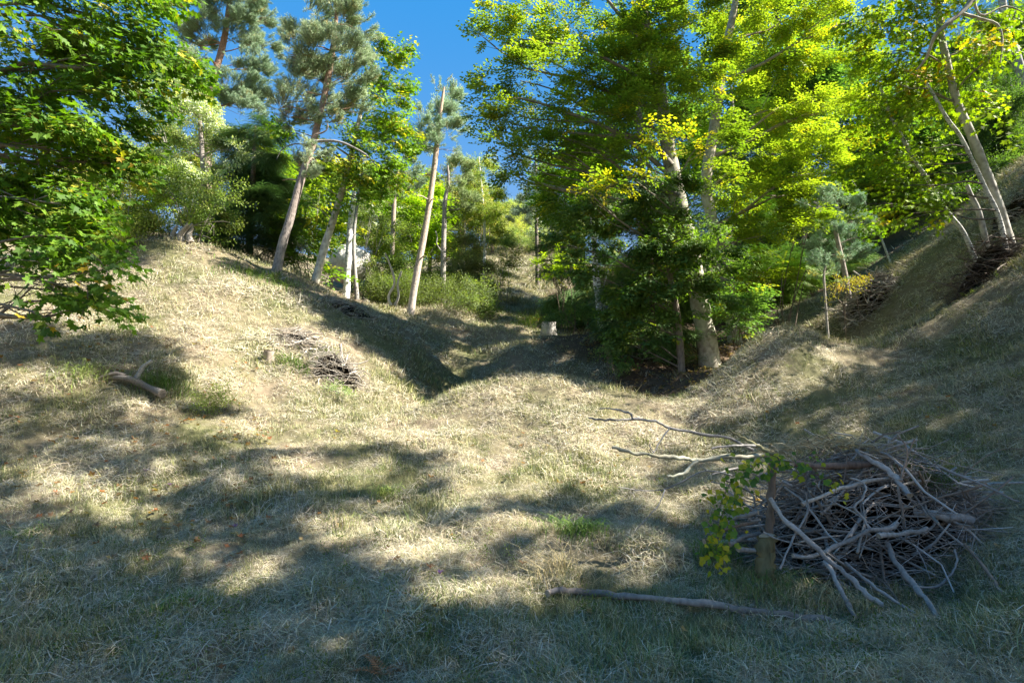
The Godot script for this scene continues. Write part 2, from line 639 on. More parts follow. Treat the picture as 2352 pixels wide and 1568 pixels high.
func make_materials() -> void:
	var rough_t := noise_tex(0.02, [[0.0, grey(0.35)], [0.45, grey(0.7)], [1.0, grey(1.0)]], 3, 5)
	var plate := noise_tex(0.03, [[0.0, grey(0.2)], [0.4, grey(0.75)], [1.0, grey(1.0)]], 5, 3, FastNoiseLite.TYPE_CELLULAR)
	var fine := noise_tex(0.05, [[0.0, grey(0.55)], [1.0, grey(1.0)]], 8, 4)
	var birch := noise_tex(0.02, [[0.0, grey(0.05)], [0.3, grey(0.1)], [0.37, grey(0.85)], [1.0, grey(1.0)]], 11, 3)
	var lichen := noise_tex(0.012, [[0.0, Color(0.62, 0.60, 0.55)], [0.42, Color(0.86, 0.84, 0.8)], [0.62, Color(0.98, 0.97, 0.93)], [1.0, Color(0.8, 0.83, 0.75)]], 21, 5)
	M["bark"] = bark_mat(rough_t, rough_t, Vector3(2.2, 0.5, 2.2), 1.2)
	M["pine"] = bark_mat(plate, plate, Vector3(1.6, 0.5, 1.6), 2.5)
	M["beech"] = bark_mat(lichen, fine, Vector3(0.9, 0.7, 0.9), 0.5)
	M["birch"] = bark_mat(birch, fine, Vector3(0.7, 2.2, 0.7), 0.4)
	M["wood"] = bark_mat(rough_t, rough_t, Vector3(3.0, 3.0, 3.0), 0.6)
	M["rock"] = bark_mat(rough_t, plate, Vector3(0.5, 0.5, 0.5), 4.0)
	var lf := StandardMaterial3D.new()
	lf.vertex_color_use_as_albedo = true
	lf.roughness = 0.58
	lf.metallic_specular = 0.4
	lf.cull_mode = BaseMaterial3D.CULL_DISABLED
	lf.backlight_enabled = true
	lf.backlight = Color(0.95, 1.0, 0.5)
	M["leaf"] = lf
	var nd: StandardMaterial3D = lf.duplicate()
	nd.roughness = 0.6
	nd.backlight = Color(0.4, 0.4, 0.3)
	M["needle"] = nd
	var gr: StandardMaterial3D = lf.duplicate()
	gr.roughness = 0.7
	gr.metallic_specular = 0.3
	gr.backlight = Color(0.5, 0.5, 0.36)
	M["grass"] = gr
	var so := bark_mat(rough_t, rough_t, Vector3(0.7, 0.7, 0.7), 2.0)
	so.uv1_world_triplanar = true
	M["soil"] = so

# ------------------------------------------------------------------ the scene
func _ready() -> void:
	rng.seed = 77
	# --- camera, sky, sun, exposure
	var cam := Camera3D.new()
	cam.name = "camera"
	add_child(cam)
	cam.position = EYE
	cam.rotation = Vector3(PITCH, 0, 0)
	cam.fov = rad_to_deg(2.0 * atan(784.0 / F))
	cam.near = 0.05
	cam.far = 600.0
	cam.current = true
	var sun := DirectionalLight3D.new()
	sun.name = "sun"
	add_child(sun)
	sun.look_at_from_position(SUN * 50.0, Vector3.ZERO, Vector3.UP)
	sun.light_energy = 1.6
	sun.light_color = Color(1.0, 0.965, 0.91)
	sun.light_angular_distance = 0.5
	sun.shadow_enabled = true
	var sk := ProceduralSkyMaterial.new()
	sk.sky_top_color = Color(0.15, 0.58, 0.90)
	sk.sky_horizon_color = Color(0.96, 0.96, 0.96)
	sk.sky_curve = 0.165
	sk.sky_energy_multiplier = 0.55
	sk.ground_horizon_color = Color(0.5, 0.5, 0.4)
	sk.ground_bottom_color = Color(0.35, 0.33, 0.25)
	sk.sun_angle_max = 36.0
	sk.sun_curve = 0.46
	var env := Environment.new()
	env.background_mode = Environment.BG_SKY
	env.sky = Sky.new()
	env.sky.sky_material = sk
	env.tonemap_mode = Environment.TONE_MAPPER_LINEAR
	env.tonemap_exposure = 4.1
	env.sdfgi_enabled = true
	env.ssao_enabled = true
	env.ssil_enabled = true
	var we := WorldEnvironment.new()
	we.name = "air"
	we.environment = env
	add_child(we)

	nA.seed = 4; nA.frequency = 0.33; nA.fractal_octaves = 2
	nB.seed = 9; nB.frequency = 1.3; nB.fractal_octaves = 2
	nC.seed = 12; nC.frequency = 0.9; nC.fractal_octaves = 2
	nD.seed = 17; nD.frequency = 3.0; nD.fractal_octaves = 1
	nG.seed = 31; nG.frequency = 0.45; nG.fractal_octaves = 3
	make_materials()
	make_leaves()
	build_ground()
	build_trees_left()
	build_trees_middle()
	build_trees_right()
	build_shade_trees()
	build_high_crown()
	build_wood()
	build_grass()
	build_small()

# marks of the land, read off the photograph: [u, v, distance]
func build_ground() -> void:
	var marks := [
		[0, 1568, 3.5], [500, 1568, 3.65], [1176, 1568, 3.7], [1800, 1568, 3.6], [2352, 1568, 3.3],
		[0, 1300, 4.9], [600, 1300, 5.2], [1176, 1300, 5.3], [1700, 1350, 5.0], [2200, 1380, 4.7], [2352, 1300, 4.7],
		[0, 1150, 6.2], [600, 1150, 6.6], [1176, 1150, 6.8], [1600, 1150, 6.7], [2000, 1120, 6.6], [2352, 1150, 5.6],
		[0, 1040, 7.2], [350, 1040, 7.5], [700, 1040, 8.0], [1000, 1040, 8.3], [1300, 1040, 8.4], [1600, 1040, 8.1], [2000, 1010, 7.7], [2352, 1000, 6.6],
		[0, 900, 8.4], [250, 880, 8.9], [450, 920, 9.3], [640, 950, 9.6], [800, 980, 9.5], [1000, 950, 10.0], [1200, 950, 10.0], [1380, 950, 9.9], [1480, 945, 10.2], [1620, 950, 9.4], [1800, 930, 8.9], [2100, 920, 8.2], [2352, 820, 7.8],
		[0, 780, 9.6], [200, 720, 11.0], [430, 720, 11.8], [600, 820, 11.4], [740, 800, 12.4], [830, 890, 11.4], [900, 925, 11.0], [990, 925, 11.2],
		[1100, 885, 11.6], [1200, 868, 11.8], [1320, 880, 11.6], [1450, 905, 12.2], [1540, 850, 13.8], [1630, 826, 14.5], [1820, 797, 11.3], [1730, 842, 11.1], [1650, 890, 10.7],
		[1100, 915, 13.3], [1210, 905, 13.4], [1330, 912, 13.3], [1030, 930, 12.9], [1820, 822, 13.0], [1960, 905, 9.6], [1900, 850, 10.4], [1080, 850, 15.6], [1030, 862, 15.0], [920, 790, 14.2], [850, 720, 15.5], [1180, 830, 15.5], [1300, 830, 15.0], [1020, 740, 19.0], [1150, 748, 20.5], [1250, 768, 20.0], [1330, 775, 19.0], [1390, 755, 18.0],
		[300, 548, 15.0], [460, 556, 15.3], [140, 600, 14.0], [0, 660, 12.5], [400, 640, 13.2], [560, 600, 15.6], [635, 622, 15.8], [735, 662, 17.0], [850, 705, 18.3], [940, 722, 19.4],
		[1040, 690, 23.0], [1120, 715, 24.0], [1190, 720, 26.0], [1200, 680, 32.0], [1195, 640, 40.0], [1200, 598, 48.0], [1290, 735, 26.0],
		[1780, 720, 18.5], [1900, 770, 14.0], [2000, 760, 13.0], [1960, 668, 17.0], [2070, 600, 16.0], [2200, 660, 12.5], [2320, 575, 11.2], [2352, 640, 9.6], [2352, 420, 13.0],
		[1820, 690, 22.0], [2060, 560, 24.0], [2200, 520, 22.0], [2352, 370, 18.0],
	]
	var pts := []
	for m in marks:
		pts.append(P(m[0], m[1], m[2]))
	# the land outside the frame, behind the camera and beyond what is seen
	for q in [[0, 0, 0], [-4, 0.15, 0], [4, 0.25, 0], [9, 2.4, -2], [-9, 0.9, -3], [0, -0.5, 10], [14, 3.5, 6], [-14, 0.5, 8], [0, -3, 40], [60, 18, 30], [-60, 0, 30],
			[14, 7.0, -9], [20, 11.5, -12], [30, 17, -16], [-14, 5.6, -14], [-16, 6.6, -20], [-10, 7.0, -22], [-24, 7.5, -20], [-5, 6.6, -24], [-30, 13, -40], [-60, 16, -30], [-8, 12.5, -42], [12, 10.5, -34],
			[24, 19, -38], [14, 14, -48], [50, 32, -40], [5, 24, -70], [-30, 24, -75], [40, 32, -80], [3, 31, -90], [-60, 38, -120], [0, 42, -140], [80, 50, -120]]:
		pts.append(Vector3(q[0], q[1], q[2]))
	solve_terrain(pts)
	var mb := MB.new()
	var step := 0.02
	var nx := int(7.8 / step)
	var nz := int(6.1 / step)
	for j in nz + 1:
		var d := 6.0 + 6.0 * sinh(ZS0 + 0.05 + j * step)
		for i in nx + 1:
			var x := 6.0 * sinh(XS0 + 0.1 + i * step)
			mb.V.append(Vector3(x, H(x, -d), -d))
			mb.C.append(soil_color(x, -d))
	var w := nx + 1
	mb.N.resize(mb.V.size())
	for j in nz + 1:
		for i in w:
			var a := mb.V[j * w + mini(i + 1, nx)] - mb.V[j * w + maxi(i - 1, 0)]
			var b := mb.V[mini(j + 1, nz) * w + i] - mb.V[maxi(j - 1, 0) * w + i]
			mb.N[j * w + i] = a.cross(b).normalized()
	for j in nz:
		for i in nx:
			var k := j * w + i
			mb.I.append_array([k, k + w, k + 1, k + 1, k + w, k + w + 1])
	var g := commit(mb, M["soil"], "ground", self)
	tag(g, "hummocky mown hollow rising between two wooded banks", "", "", "structure")

# where leaf mould takes the place of grass: 0 meadow, 1 wood floor
func wood_floor(x: float, z: float) -> float:
	var f := 0.0
	for c in [[4.1, -13.2, 2.3], [2.9, -17.0, 2.4], [5.0, -17.0, 3.0], [6.0, -20.0, 3.0], [12.0, -24.0, 6.0], [16.0, -20.0, 4.0], [11.0, -10.2, 1.3], [5.0, -24.0, 3.5], [5.5, -32.0, 5.0], [-11.0, -19.0, 4.0], [-7.5, -21.0, 3.5], [-5.0, -27.0, 5.0], [-20.0, -20.0, 6.0]]:
		f = maxf(f, 1.0 - smoothstep(0.6, 1.15, Vector2(x - c[0], z - c[1]).length() / c[2]))
	return f

func soil_color(x: float, z: float) -> Color:
	var g := nG.get_noise_2d(x, z)
	var c := Color(0.24, 0.195, 0.13).lerp(Color(0.15, 0.15, 0.07), clampf(0.4 + g * 1.3, 0, 1))
	return c.lerp(Color(0.12, 0.085, 0.055), wood_floor(x, z))

const PINE_PAL := [Color(0.085, 0.13, 0.075), Color(0.16, 0.215, 0.14), Color(0.24, 0.2, 0.08), 0.06]
const BEECH_PAL := [Color(0.08, 0.13, 0.02), Color(0.185, 0.24, 0.035), Color(0.40, 0.33, 0.02), 0.15]
const YELLOW_PAL := [Color(0.13, 0.19, 0.02), Color(0.26, 0.31, 0.03), Color(0.42, 0.36, 0.03), 0.15]
const GREEN_PAL := [Color(0.055, 0.115, 0.015), Color(0.13, 0.21, 0.025), Color(0.28, 0.28, 0.03), 0.12]
const DARK_PAL := [Color(0.045, 0.095, 0.035), Color(0.11, 0.185, 0.06), Color(0.22, 0.24, 0.04), 0.1]
const YEW_PAL := [Color(0.035, 0.075, 0.025), Color(0.085, 0.145, 0.05), Color(0.15, 0.19, 0.05), 0.15]
const PALE_PAL := [Color(0.22, 0.27, 0.17), Color(0.5, 0.54, 0.42), Color(0.62, 0.64, 0.55), 0.3]
const OLIVE_PAL := [Color(0.12, 0.16, 0.06), Color(0.25, 0.29, 0.12), Color(0.36, 0.34, 0.14), 0.2]
const PINE_O := {"mat": "needle", "flat": 0.75, "jit": 0.8, "droop": -0.1, "thr": -0.05, "rise": 0.15}

func build_trees_left() -> void:
	var gb := Color(0.34, 0.32, 0.29)
	# near maple whose boughs hang in from the left edge
	var t := tree("maple_tree", "near maple hanging big green lobed leaves in from the left edge", "tree", 7.4,
		[[-330, 1080, 34], [-300, 700, 30], [-270, 300, 26], [-240, -100, 20], [-220, -400, 10]], "bark", Color(0.22, 0.2, 0.17), Color(0.25, 0.22, 0.19),
		[[40, 40, 150], [180, 60, 140], [300, 60, 110], [345, 130, 75], [375, 170, 45], [60, 190, 150], [190, 210, 120], [280, 200, 70], [250, 300, 55], [40, 350, 150], [150, 350, 110], [225, 350, 60], [270, 375, 38],
			[90, 480, 110], [40, 560, 110], [150, 470, 70, -0.5], [120, 590, 85, -0.6], [200, 580, 55, -0.7], [235, 620, 45, -0.7], [70, 660, 60, -0.8], [160, 660, 45, -0.8], [215, 690, 38, -0.8], [110, 730, 30, -0.8], [-90, 200, 200], [-80, 500, 170], [160, -120, 180], [-60, -100, 200]],
		"maple", [Color(0.05, 0.115, 0.012), Color(0.12, 0.21, 0.02), Color(0.34, 0.3, 0.03), 0.14], 1.35, {"scale": 0.92, "thr": -0.08, "flat": 0.9, "rise": 0.1, "skip": 0.15})
	# the nearest leaves one by one
	var lmb := MB.new()
	leaf(lmb, MAPLE, Vector3.ZERO, Basis(), 1.0, Color(1, 1, 1), 0.16)
	var lmesh := lmb.mesh()
	var mats := []
	for c in [Color(0.07, 0.15, 0.015), Color(0.11, 0.21, 0.02), Color(0.05, 0.11, 0.015), Color(0.17, 0.24, 0.03), Color(0.4, 0.28, 0.03)]:
		var m: StandardMaterial3D = M["leaf"].duplicate()
		m.albedo_color = c.linear_to_srgb()
		mats.append(m)
	M["maple_leaves"] = mats
	L["one_maple"] = lmesh
	for s in [[120, 590, 80, 40], [215, 600, 60, 36], [230, 655, 45, 34], [90, 690, 70, 34], [200, 700, 45, 26], [110, 750, 28, 14], [265, 375, 35, 16], [370, 170, 40, 20], [330, 130, 60, 20]]:
		for k in s[3]:
			var d := 6.35 if s[1] > 500 else 7.0
			var p := P(s[0] + rng.randfn() * s[2] * 0.5, s[1] + rng.randfn() * s[2] * 0.45, d + rr(-0.35, 0.35))
			var o := MeshInstance3D.new()
			o.name = "leaf"
			o.mesh = lmesh
			o.material_override = mats[[0, 0, 1, 1, 2, 2, 3, 4][rng.randi() % 8] if rng.randf() < 0.6 else rng.randi() % 3]
			var dir := rdir()
			dir.y = -absf(dir.y) * 1.2 - 0.15
			o.transform = Transform3D(basis_from(dir, Vector3(rr(-0.5, 0.5), 1, rr(-0.3, 0.9)), rr(0.10, 0.15)), p - t.position)
			t.add_child(o, true)
	limb_px(t, "hanging_twig", [[-20, 640], [110, 640], [200, 660], [180, 740]], 6.4, "bark", Color(0.2, 0.17, 0.14), 0.012, 0.003)
	limb_px(t, "hanging_twig", [[-20, 560], [120, 540], [230, 600], [250, 660]], 6.5, "bark", Color(0.2, 0.17, 0.14), 0.016, 0.003)

	# tall pines at the left
	t = tree("pine_tree", "tall pine with open crown and reddish bare boughs above the silvery tree", "tree", 24.0,
		[[474, 590, 12], [474, 430, 10], [480, 250, 9], [492, 175, 8], [512, 100, 7], [525, 20, 6], [540, -120, 3]], "pine", Color(0.33, 0.29, 0.26), Color(0.42, 0.22, 0.13),
		[[440, 35, 55], [500, 30, 60], [560, 20, 55], [598, 40, 38], [420, 95, 42], [455, 90, 45], [540, 90, 55], [590, 100, 42], [430, 150, 40], [560, 150, 45], [600, 160, 28], [540, 205, 48], [585, 215, 36], [440, 195, 38], [420, 215, 30], [505, 235, 40], [560, 250, 38], [595, 240, 20], [490, -60, 80], [570, -60, 70], [430, -30, 60]],
		"pine", PINE_PAL, 3.6, PINE_O.merged({"scale": 1.1, "skip": 0.0}))
	limb_px(t, "bare_bough", [[497, 200], [470, 185], [452, 180]], 24.0, "pine", Color(0.40, 0.2, 0.13), 0.09, 0.04)
	limb_px(t, "bare_bough", [[503, 160], [485, 138], [465, 135], [440, 145]], 23.8, "pine", Color(0.40, 0.2, 0.13), 0.07, 0.03)
	limb_px(t, "bare_bough", [[465, 135], [470, 155], [462, 172]], 23.8, "pine", Color(0.40, 0.2, 0.13), 0.04, 0.03)
	t = tree("pine_tree", "tall blue green pine leaning right on the crest of the left mound", "tree", 15.6,
		[[633, 618, 11.5], [648, 560, 10], [668, 495, 9.3], [690, 415, 8.6], [705, 370, 8], [718, 330, 7.6], [735, 260, 7], [755, 170, 7], [770, 60, 5], [782, -80, 2]], "pine", Color(0.34, 0.33, 0.32), Color(0.40, 0.25, 0.17),
		[[770, 15, 52], [725, 50, 48], [800, 60, 55], [830, 65, 26], [690, 95, 38], [735, 110, 60], [655, 80, 18], [790, 130, 52], [670, 140, 36], [655, 120, 22], [820, 120, 28], [700, 175, 48], [750, 190, 55], [805, 180, 42], [680, 215, 42], [650, 235, 32], [730, 240, 45], [785, 235, 45], [690, 265, 38], [660, 272, 30], [640, 250, 16], [750, 265, 30], [815, 240, 24], [690, 350, 30], [715, 372, 34], [680, 380, 24], [700, 400, 28], [735, 345, 18]],
		"pine", [Color(0.105, 0.15, 0.085), Color(0.215, 0.26, 0.165), Color(0.24, 0.2, 0.08), 0.05], 3.9, PINE_O.merged({"stubs": 9, "skip": 0.15}))
	limb_px(t, "dead_bough", [[720, 325], [765, 323], [800, 333], [840, 355], [866, 382]], 15.4, "pine", Color(0.32, 0.3, 0.28), 0.05, 0.012)
	limb_px(t, "dead_bough", [[724, 310], [748, 300], [752, 285], [741, 262]], 15.4, "pine", Color(0.36, 0.3, 0.26), 0.03, 0.01)
	limb_px(t, "dead_bough", [[712, 335], [680, 330], [650, 340], [635, 365]], 15.5, "pine", Color(0.38, 0.34, 0.31), 0.025, 0.008)
	# silvery tree and the bushes of the mound
	tree("silvery_tree", "slender tree with silvery white leaves behind the mound crest", "tree", 18.5,
		[[472, 590, 8], [470, 470, 6], [462, 330, 5], [455, 220, 3]], "bark", Color(0.3, 0.28, 0.25), Color(0.34, 0.3, 0.27),
		[[385, 235, 62], [440, 265, 68], [350, 300, 48], [330, 225, 28], [480, 330, 58], [515, 410, 46], [455, 420, 60], [395, 345, 62], [530, 345, 26], [420, 195, 36], [520, 480, 45]],
		"pale", PALE_PAL, 1.9, {"thr": -0.02, "jit": 0.9})
	shrub("green_bush", "light green small leaved bush left of the dark yew on the mound crest", "bush", 425, 560, 15.4,
		[[400, 430, 70], [450, 480, 66], [350, 410, 60], [490, 500, 45], [380, 520, 50], [440, 535, 45], [330, 350, 48], [505, 450, 40], [370, 300, 40]], "small", [Color(0.10, 0.17, 0.035), Color(0.22, 0.29, 0.07), Color(0.38, 0.4, 0.16), 0.25], 2.0, {"thr": 0.0, "jit": 0.8, "scale": 1.5, "bark": Color(0.36, 0.33, 0.29)})
	shrub("green_bush", "yellowish green bush just behind the hanging maple leaves", "bush", 262, 560, 14.8,
		[[230, 440, 62], [280, 490, 60], [200, 510, 60], [300, 430, 46], [250, 545, 45], [160, 520, 60], [320, 530, 40], [290, 370, 40]], "small", [Color(0.12, 0.17, 0.03), Color(0.24, 0.28, 0.06), Color(0.42, 0.36, 0.12), 0.25], 1.9, {"thr": 0.0, "jit": 0.8, "scale": 1.5, "bark": Color(0.36, 0.33, 0.29)})
	t = thing("dead_stump", "pale weathered root stump under the bush on the mound crest", "stump", onto(P(420, 556, 15.0)))
	for k in 7:
		var mb := MB.new()
		var a := Vector3(rr(-0.25, 0.3), -0.1, rr(-0.1, 0.1))
		mb.tube(smooth([a, a + Vector3(rr(-0.1, 0.1), 0.22, 0), a + Vector3(rr(-0.25, 0.25), rr(0.35, 0.55), rr(-0.1, 0.1))], 2), [0.09, 0.08, 0.07, 0.05, 0.03], 6, Color(0.42, 0.38, 0.33), Color(0.5, 0.46, 0.4), 0.15)
		commit(mb, M["wood"], "root_spike", t)
	tree("yew_tree", "dark yew with dense low boughs between the bush and the leaning pine", "tree", 18.8,
		[[572, 592, 9], [576, 480, 7], [582, 380, 5], [586, 290, 2]], "bark", Color(0.2, 0.15, 0.12), Color(0.2, 0.15, 0.12),
		[[585, 298, 36], [560, 345, 48], [610, 350, 48], [585, 390, 55], [545, 420, 55], [620, 430, 52], [575, 470, 62], [530, 495, 52], [632, 500, 48], [545, 550, 52], [600, 545, 58], [645, 565, 40], [510, 550, 38], [545, 310, 28], [620, 300, 26]],
		"yew", YEW_PAL, 4.2, {"mat": "needle", "droop": 0.35, "thr": -0.2, "scale": 1.2})
	# sycamore with the gold top, pale trunks
	tree("sycamore_tree", "pale trunked sycamore with golden top behind the leaning pine", "tree", 17.6,
		[[722, 642, 9], [744, 570, 9], [765, 505, 8], [778, 460, 7.5], [790, 420, 6.5], [805, 360, 6], [830, 250, 4], [860, 120, 2]], "beech", Color(0.86, 0.84, 0.78), Color(0.5, 0.47, 0.42),
		[[868, 105, 36, 0.0, 1.0], [900, 125, 34, 0.0, 1.0], [850, 150, 45, 0.0, 0.6], [912, 195, 26], [880, 190, 45], [860, 240, 52], [905, 255, 34], [830, 290, 52], [885, 310, 52], [925, 290, 20], [790, 330, 42], [850, 350, 52], [905, 350, 42], [770, 395, 45], [825, 400, 48], [880, 400, 45], [735, 425, 36], [800, 445, 45], [850, 450, 36], [700, 470, 30], [745, 480, 36], [640, 300, 30], [655, 290, 24]],
		"maple", [Color(0.08, 0.16, 0.02), Color(0.17, 0.27, 0.03), Color(0.42, 0.36, 0.035), 0.32], 1.6, {"scale": 1.0, "thr": -0.05})
	tree("white_snag", "chalk white bare trunk with broken twigs behind the mound edge", "dead tree", 19.5,
		[[795, 656, 8.5], [800, 590, 7], [803, 530, 6], [808, 480, 6], [813, 440, 4]], "birch", Color(0.85, 0.85, 0.85), Color(0.9, 0.9, 0.88), [], "small", GREEN_PAL, 0.0, {"stubs": 7})
	tree("thin_tree", "thin grey trunk crossing beside the white snag", "tree", 20.5,
		[[822, 645, 5], [812, 560, 4], [820, 470, 3.5], [835, 380, 2]], "bark", Color(0.42, 0.4, 0.37), Color(0.42, 0.4, 0.37), clumps(845, 410, 40, 40, 28, 4), "small", OLIVE_PAL, 1.4)

func build_trees_middle() -> void:
	var t := tree("pine_tree", "straight bare trunked pine with tufted top in the middle of the view", "tree", 19.4,
		[[941, 720, 9], [955, 640, 8], [972, 550, 7.4], [987, 460, 6.8], [1002, 345, 6], [1010, 270, 5], [1020, 200, 2]], "pine", Color(0.56, 0.51, 0.46), Color(0.58, 0.42, 0.31),
		[[1018, 205, 24], [1035, 230, 26], [1000, 240, 24], [1045, 262, 22], [1015, 265, 32], [975, 262, 14], [990, 290, 28], [1030, 300, 28], [1050, 295, 16], [962, 305, 26], [950, 330, 22], [985, 330, 28], [1010, 335, 22], [965, 345, 20], [1040, 345, 14]],
		"pine", [Color(0.11, 0.16, 0.10), Color(0.22, 0.29, 0.2), Color(0.28, 0.24, 0.1), 0.05], 3.6, PINE_O.merged({"stubs": 6, "scale": 0.95}))
	tree("pine_tree", "small pine with drooping crown left of the bare trunked pine", "tree", 24.0,
		[[900, 640, 5], [901, 560, 5], [904, 490, 5], [908, 430, 4], [915, 390, 2]], "pine", Color(0.48, 0.43, 0.38), Color(0.48, 0.36, 0.28),
		[[900, 395, 32], [930, 385, 28], [880, 420, 32], [920, 425, 32], [865, 440, 24], [945, 430, 22], [900, 450, 22], [960, 400, 20]],
		"pine", PINE_PAL, 3.2, PINE_O.merged({"stubs": 5, "scale": 1.1}))
	tree("pine_tree", "grey trunked pine with crooked dead bough right of the bare trunked pine", "tree", 22.5,
		[[1019, 676, 6], [1018, 600, 6], [1020, 520, 5.5], [1022, 460, 5], [1030, 420, 4], [1028, 380, 2]], "pine", Color(0.46, 0.43, 0.4), Color(0.36, 0.32, 0.29),
		[[1030, 380, 24], [1050, 395, 28], [1012, 400, 22], [1065, 425, 26], [1040, 440, 22], [1075, 455, 22], [1030, 470, 16], [1045, 495, 18], [1060, 480, 16]],
		"pine", [Color(0.10, 0.14, 0.06), Color(0.2, 0.25, 0.12), Color(0.3, 0.26, 0.1), 0.1], 3.2, PINE_O.merged({"stubs": 5}))
	t = get_child(get_child_count() - 1)
	limb_px(t, "dead_bough", [[1016, 580], [1003, 560], [1004, 545], [1000, 530]], 22.4, "pine", Color(0.4, 0.38, 0.35), 0.03, 0.015)
	tree("birch_tree", "slim white birch with yellowing leaves beside the path", "tree", 24.0,
		[[1103, 692, 4.2], [1110, 640, 3.8], [1113, 570, 3.4], [1112, 500, 3], [1106, 430, 2.2], [1100, 360, 1.2]], "birch", Color(0.85, 0.85, 0.85), Color(0.8, 0.8, 0.78),
		[[1100, 372, 30], [1085, 400, 30], [1120, 405, 30], [1100, 440, 34], [1130, 445, 26], [1080, 450, 26], [1115, 480, 32], [1140, 490, 22], [1090, 500, 26], [1130, 525, 24]],
		"birch", [Color(0.14, 0.21, 0.03), Color(0.27, 0.33, 0.05), Color(0.5, 0.4, 0.08), 0.35], 1.9, {"thr": -0.02})
	# the thicket between the mound and the path
	var n := 0
	for s in [["hazel_bush", "bright yellow green bush behind the bare pine trunk", 960, 690, 27.0, [[960, 450, 46], [930, 490, 46], [985, 500, 46], [955, 540, 50], [1000, 560, 40], [930, 580, 45], [965, 430, 34]], "beech", [Color(0.12, 0.2, 0.015), Color(0.24, 0.32, 0.03), Color(0.4, 0.34, 0.03), 0.2]],
			["hazel_bush", "green bush with arching twigs at the foot of the white snag", 850, 660, 23.5, [[830, 560, 45], [870, 600, 45], [880, 540, 45], [850, 500, 40], [760, 610, 30], [745, 575, 32], [890, 650, 34]], "small", [Color(0.10, 0.16, 0.03), Color(0.2, 0.27, 0.07), Color(0.36, 0.36, 0.12), 0.2]],
			["silvery_bush", "pale leaved bush high behind the white snag", 840, 640, 29.0, [[855, 440, 38], [850, 475, 38], [875, 500, 36], [830, 500, 30], [655, 470, 22], [850, 410, 28]], "pale", PALE_PAL],
			["grey_bush", "dry greyish bush between the two thin pine trunks", 1062, 690, 25.0, [[1060, 560, 40], [1045, 600, 40], [1075, 620, 42], [1080, 570, 34], [1050, 645, 36]], "small", [Color(0.12, 0.13, 0.06), Color(0.22, 0.23, 0.11), Color(0.34, 0.3, 0.16), 0.3]],
			["leafy_bush", "low grey green bush at the foot of the slim birch", 1075, 705, 22.0, [[1050, 680, 34], [1085, 690, 34], [1020, 690, 30], [1060, 710, 28], [1095, 660, 28], [1000, 700, 22]], "small", [Color(0.13, 0.18, 0.08), Color(0.24, 0.3, 0.14), Color(0.34, 0.36, 0.18), 0.2]],
			["leafy_bush", "small dark green bush at the path edge under the birch", 1112, 722, 22.5, [[1108, 712, 16], [1120, 718, 13], [1100, 720, 12]], "small", GREEN_PAL],
			["hazel_bush", "lime green bush under the small drooping pine", 905, 690, 23.0, [[890, 620, 30], [920, 640, 34], [880, 650, 30], [935, 610, 30], [915, 670, 28]], "small", [Color(0.12, 0.18, 0.05), Color(0.23, 0.3, 0.1), Color(0.36, 0.36, 0.14), 0.15]],
			["shady_bush", "dark leafy bush behind the foot of the leaning pine", 690, 640, 19.0, [[690, 560, 40], [660, 520, 40], [700, 600, 34], [720, 540, 36], [665, 590, 30], [745, 630, 24]], "beech", GREEN_PAL],
			["green_bush", "yellow flecked leafy bush high between leaning pine and sycamore trunk", 730, 620, 25.0, [[700, 500, 45], [745, 520, 40], [660, 470, 40], [730, 450, 45], [780, 540, 36], [690, 430, 40], [640, 430, 40]], "beech", [Color(0.09, 0.15, 0.02), Color(0.2, 0.26, 0.03), Color(0.42, 0.36, 0.04), 0.3]],
			["leafy_bush", "yellowing bush beside the shaded path edge", 1150, 690, 27.0, [[1140, 560, 28], [1150, 600, 26], [1130, 620, 26], [1160, 570, 20], [1135, 650, 22]], "small", [Color(0.12, 0.16, 0.04), Color(0.22, 0.26, 0.07), Color(0.4, 0.34, 0.1), 0.25]],
			]:
		shrub(s[0], s[1], "bush", s[2], s[3], s[4], s[5], s[6], s[7], 2.0, {"scale": 1.7, "thr": -0.04, "jit": 0.8, "stem": 0.02, "bark": Color(0.36, 0.34, 0.3)})
	# forked pale sapling stems before the thicket
	t = thing("forked_sapling", "two pale crooked bare stems rising from one foot before the bare pine", "sapling", onto(P(905, 700, 19.6)))
	limb_px(t, "stem", [[898, 702], [892, 680], [906, 650], [898, 615], [884, 580]], 19.6, "bark", Color(0.62, 0.59, 0.53), 0.06, 0.025)
	limb_px(t, "stem", [[906, 702], [915, 680], [913, 650], [922, 622]], 19.6, "bark", Color(0.62, 0.59, 0.53), 0.055, 0.03)
	# pale rock face
	var rk := MB.new()
	var c := P(800, 608, 23.5)
	for j in 13:
		for i in 19:
			var a := TAU * i / 18.0
			var b := PI * j / 12.0
			var q := Vector3(sin(b) * cos(a), cos(b), sin(b) * sin(a))
			var f := 1.0 + 0.35 * nC.get_noise_3d(q.x * 1.4, q.y * 1.4, q.z * 1.4) + 0.12 * nC.get_noise_3d(q.x * 5, q.y * 5, q.z * 5)
			rk.V.append(q * f * Vector3(0.85, 0.85, 0.6))
			rk.N.append(q)
			rk.C.append(Color(0.82, 0.79, 0.72))
	for j in 12:
		for i in 18:
			var k := j * 19 + i
			rk.I.append_array([k, k + 19, k + 1, k + 1, k + 19, k + 20])
	var ro := commit(rk, M["rock"], "boulder", self)
	ro.position = c
	tag(ro, "pale boulder behind the white snag", "boulder")
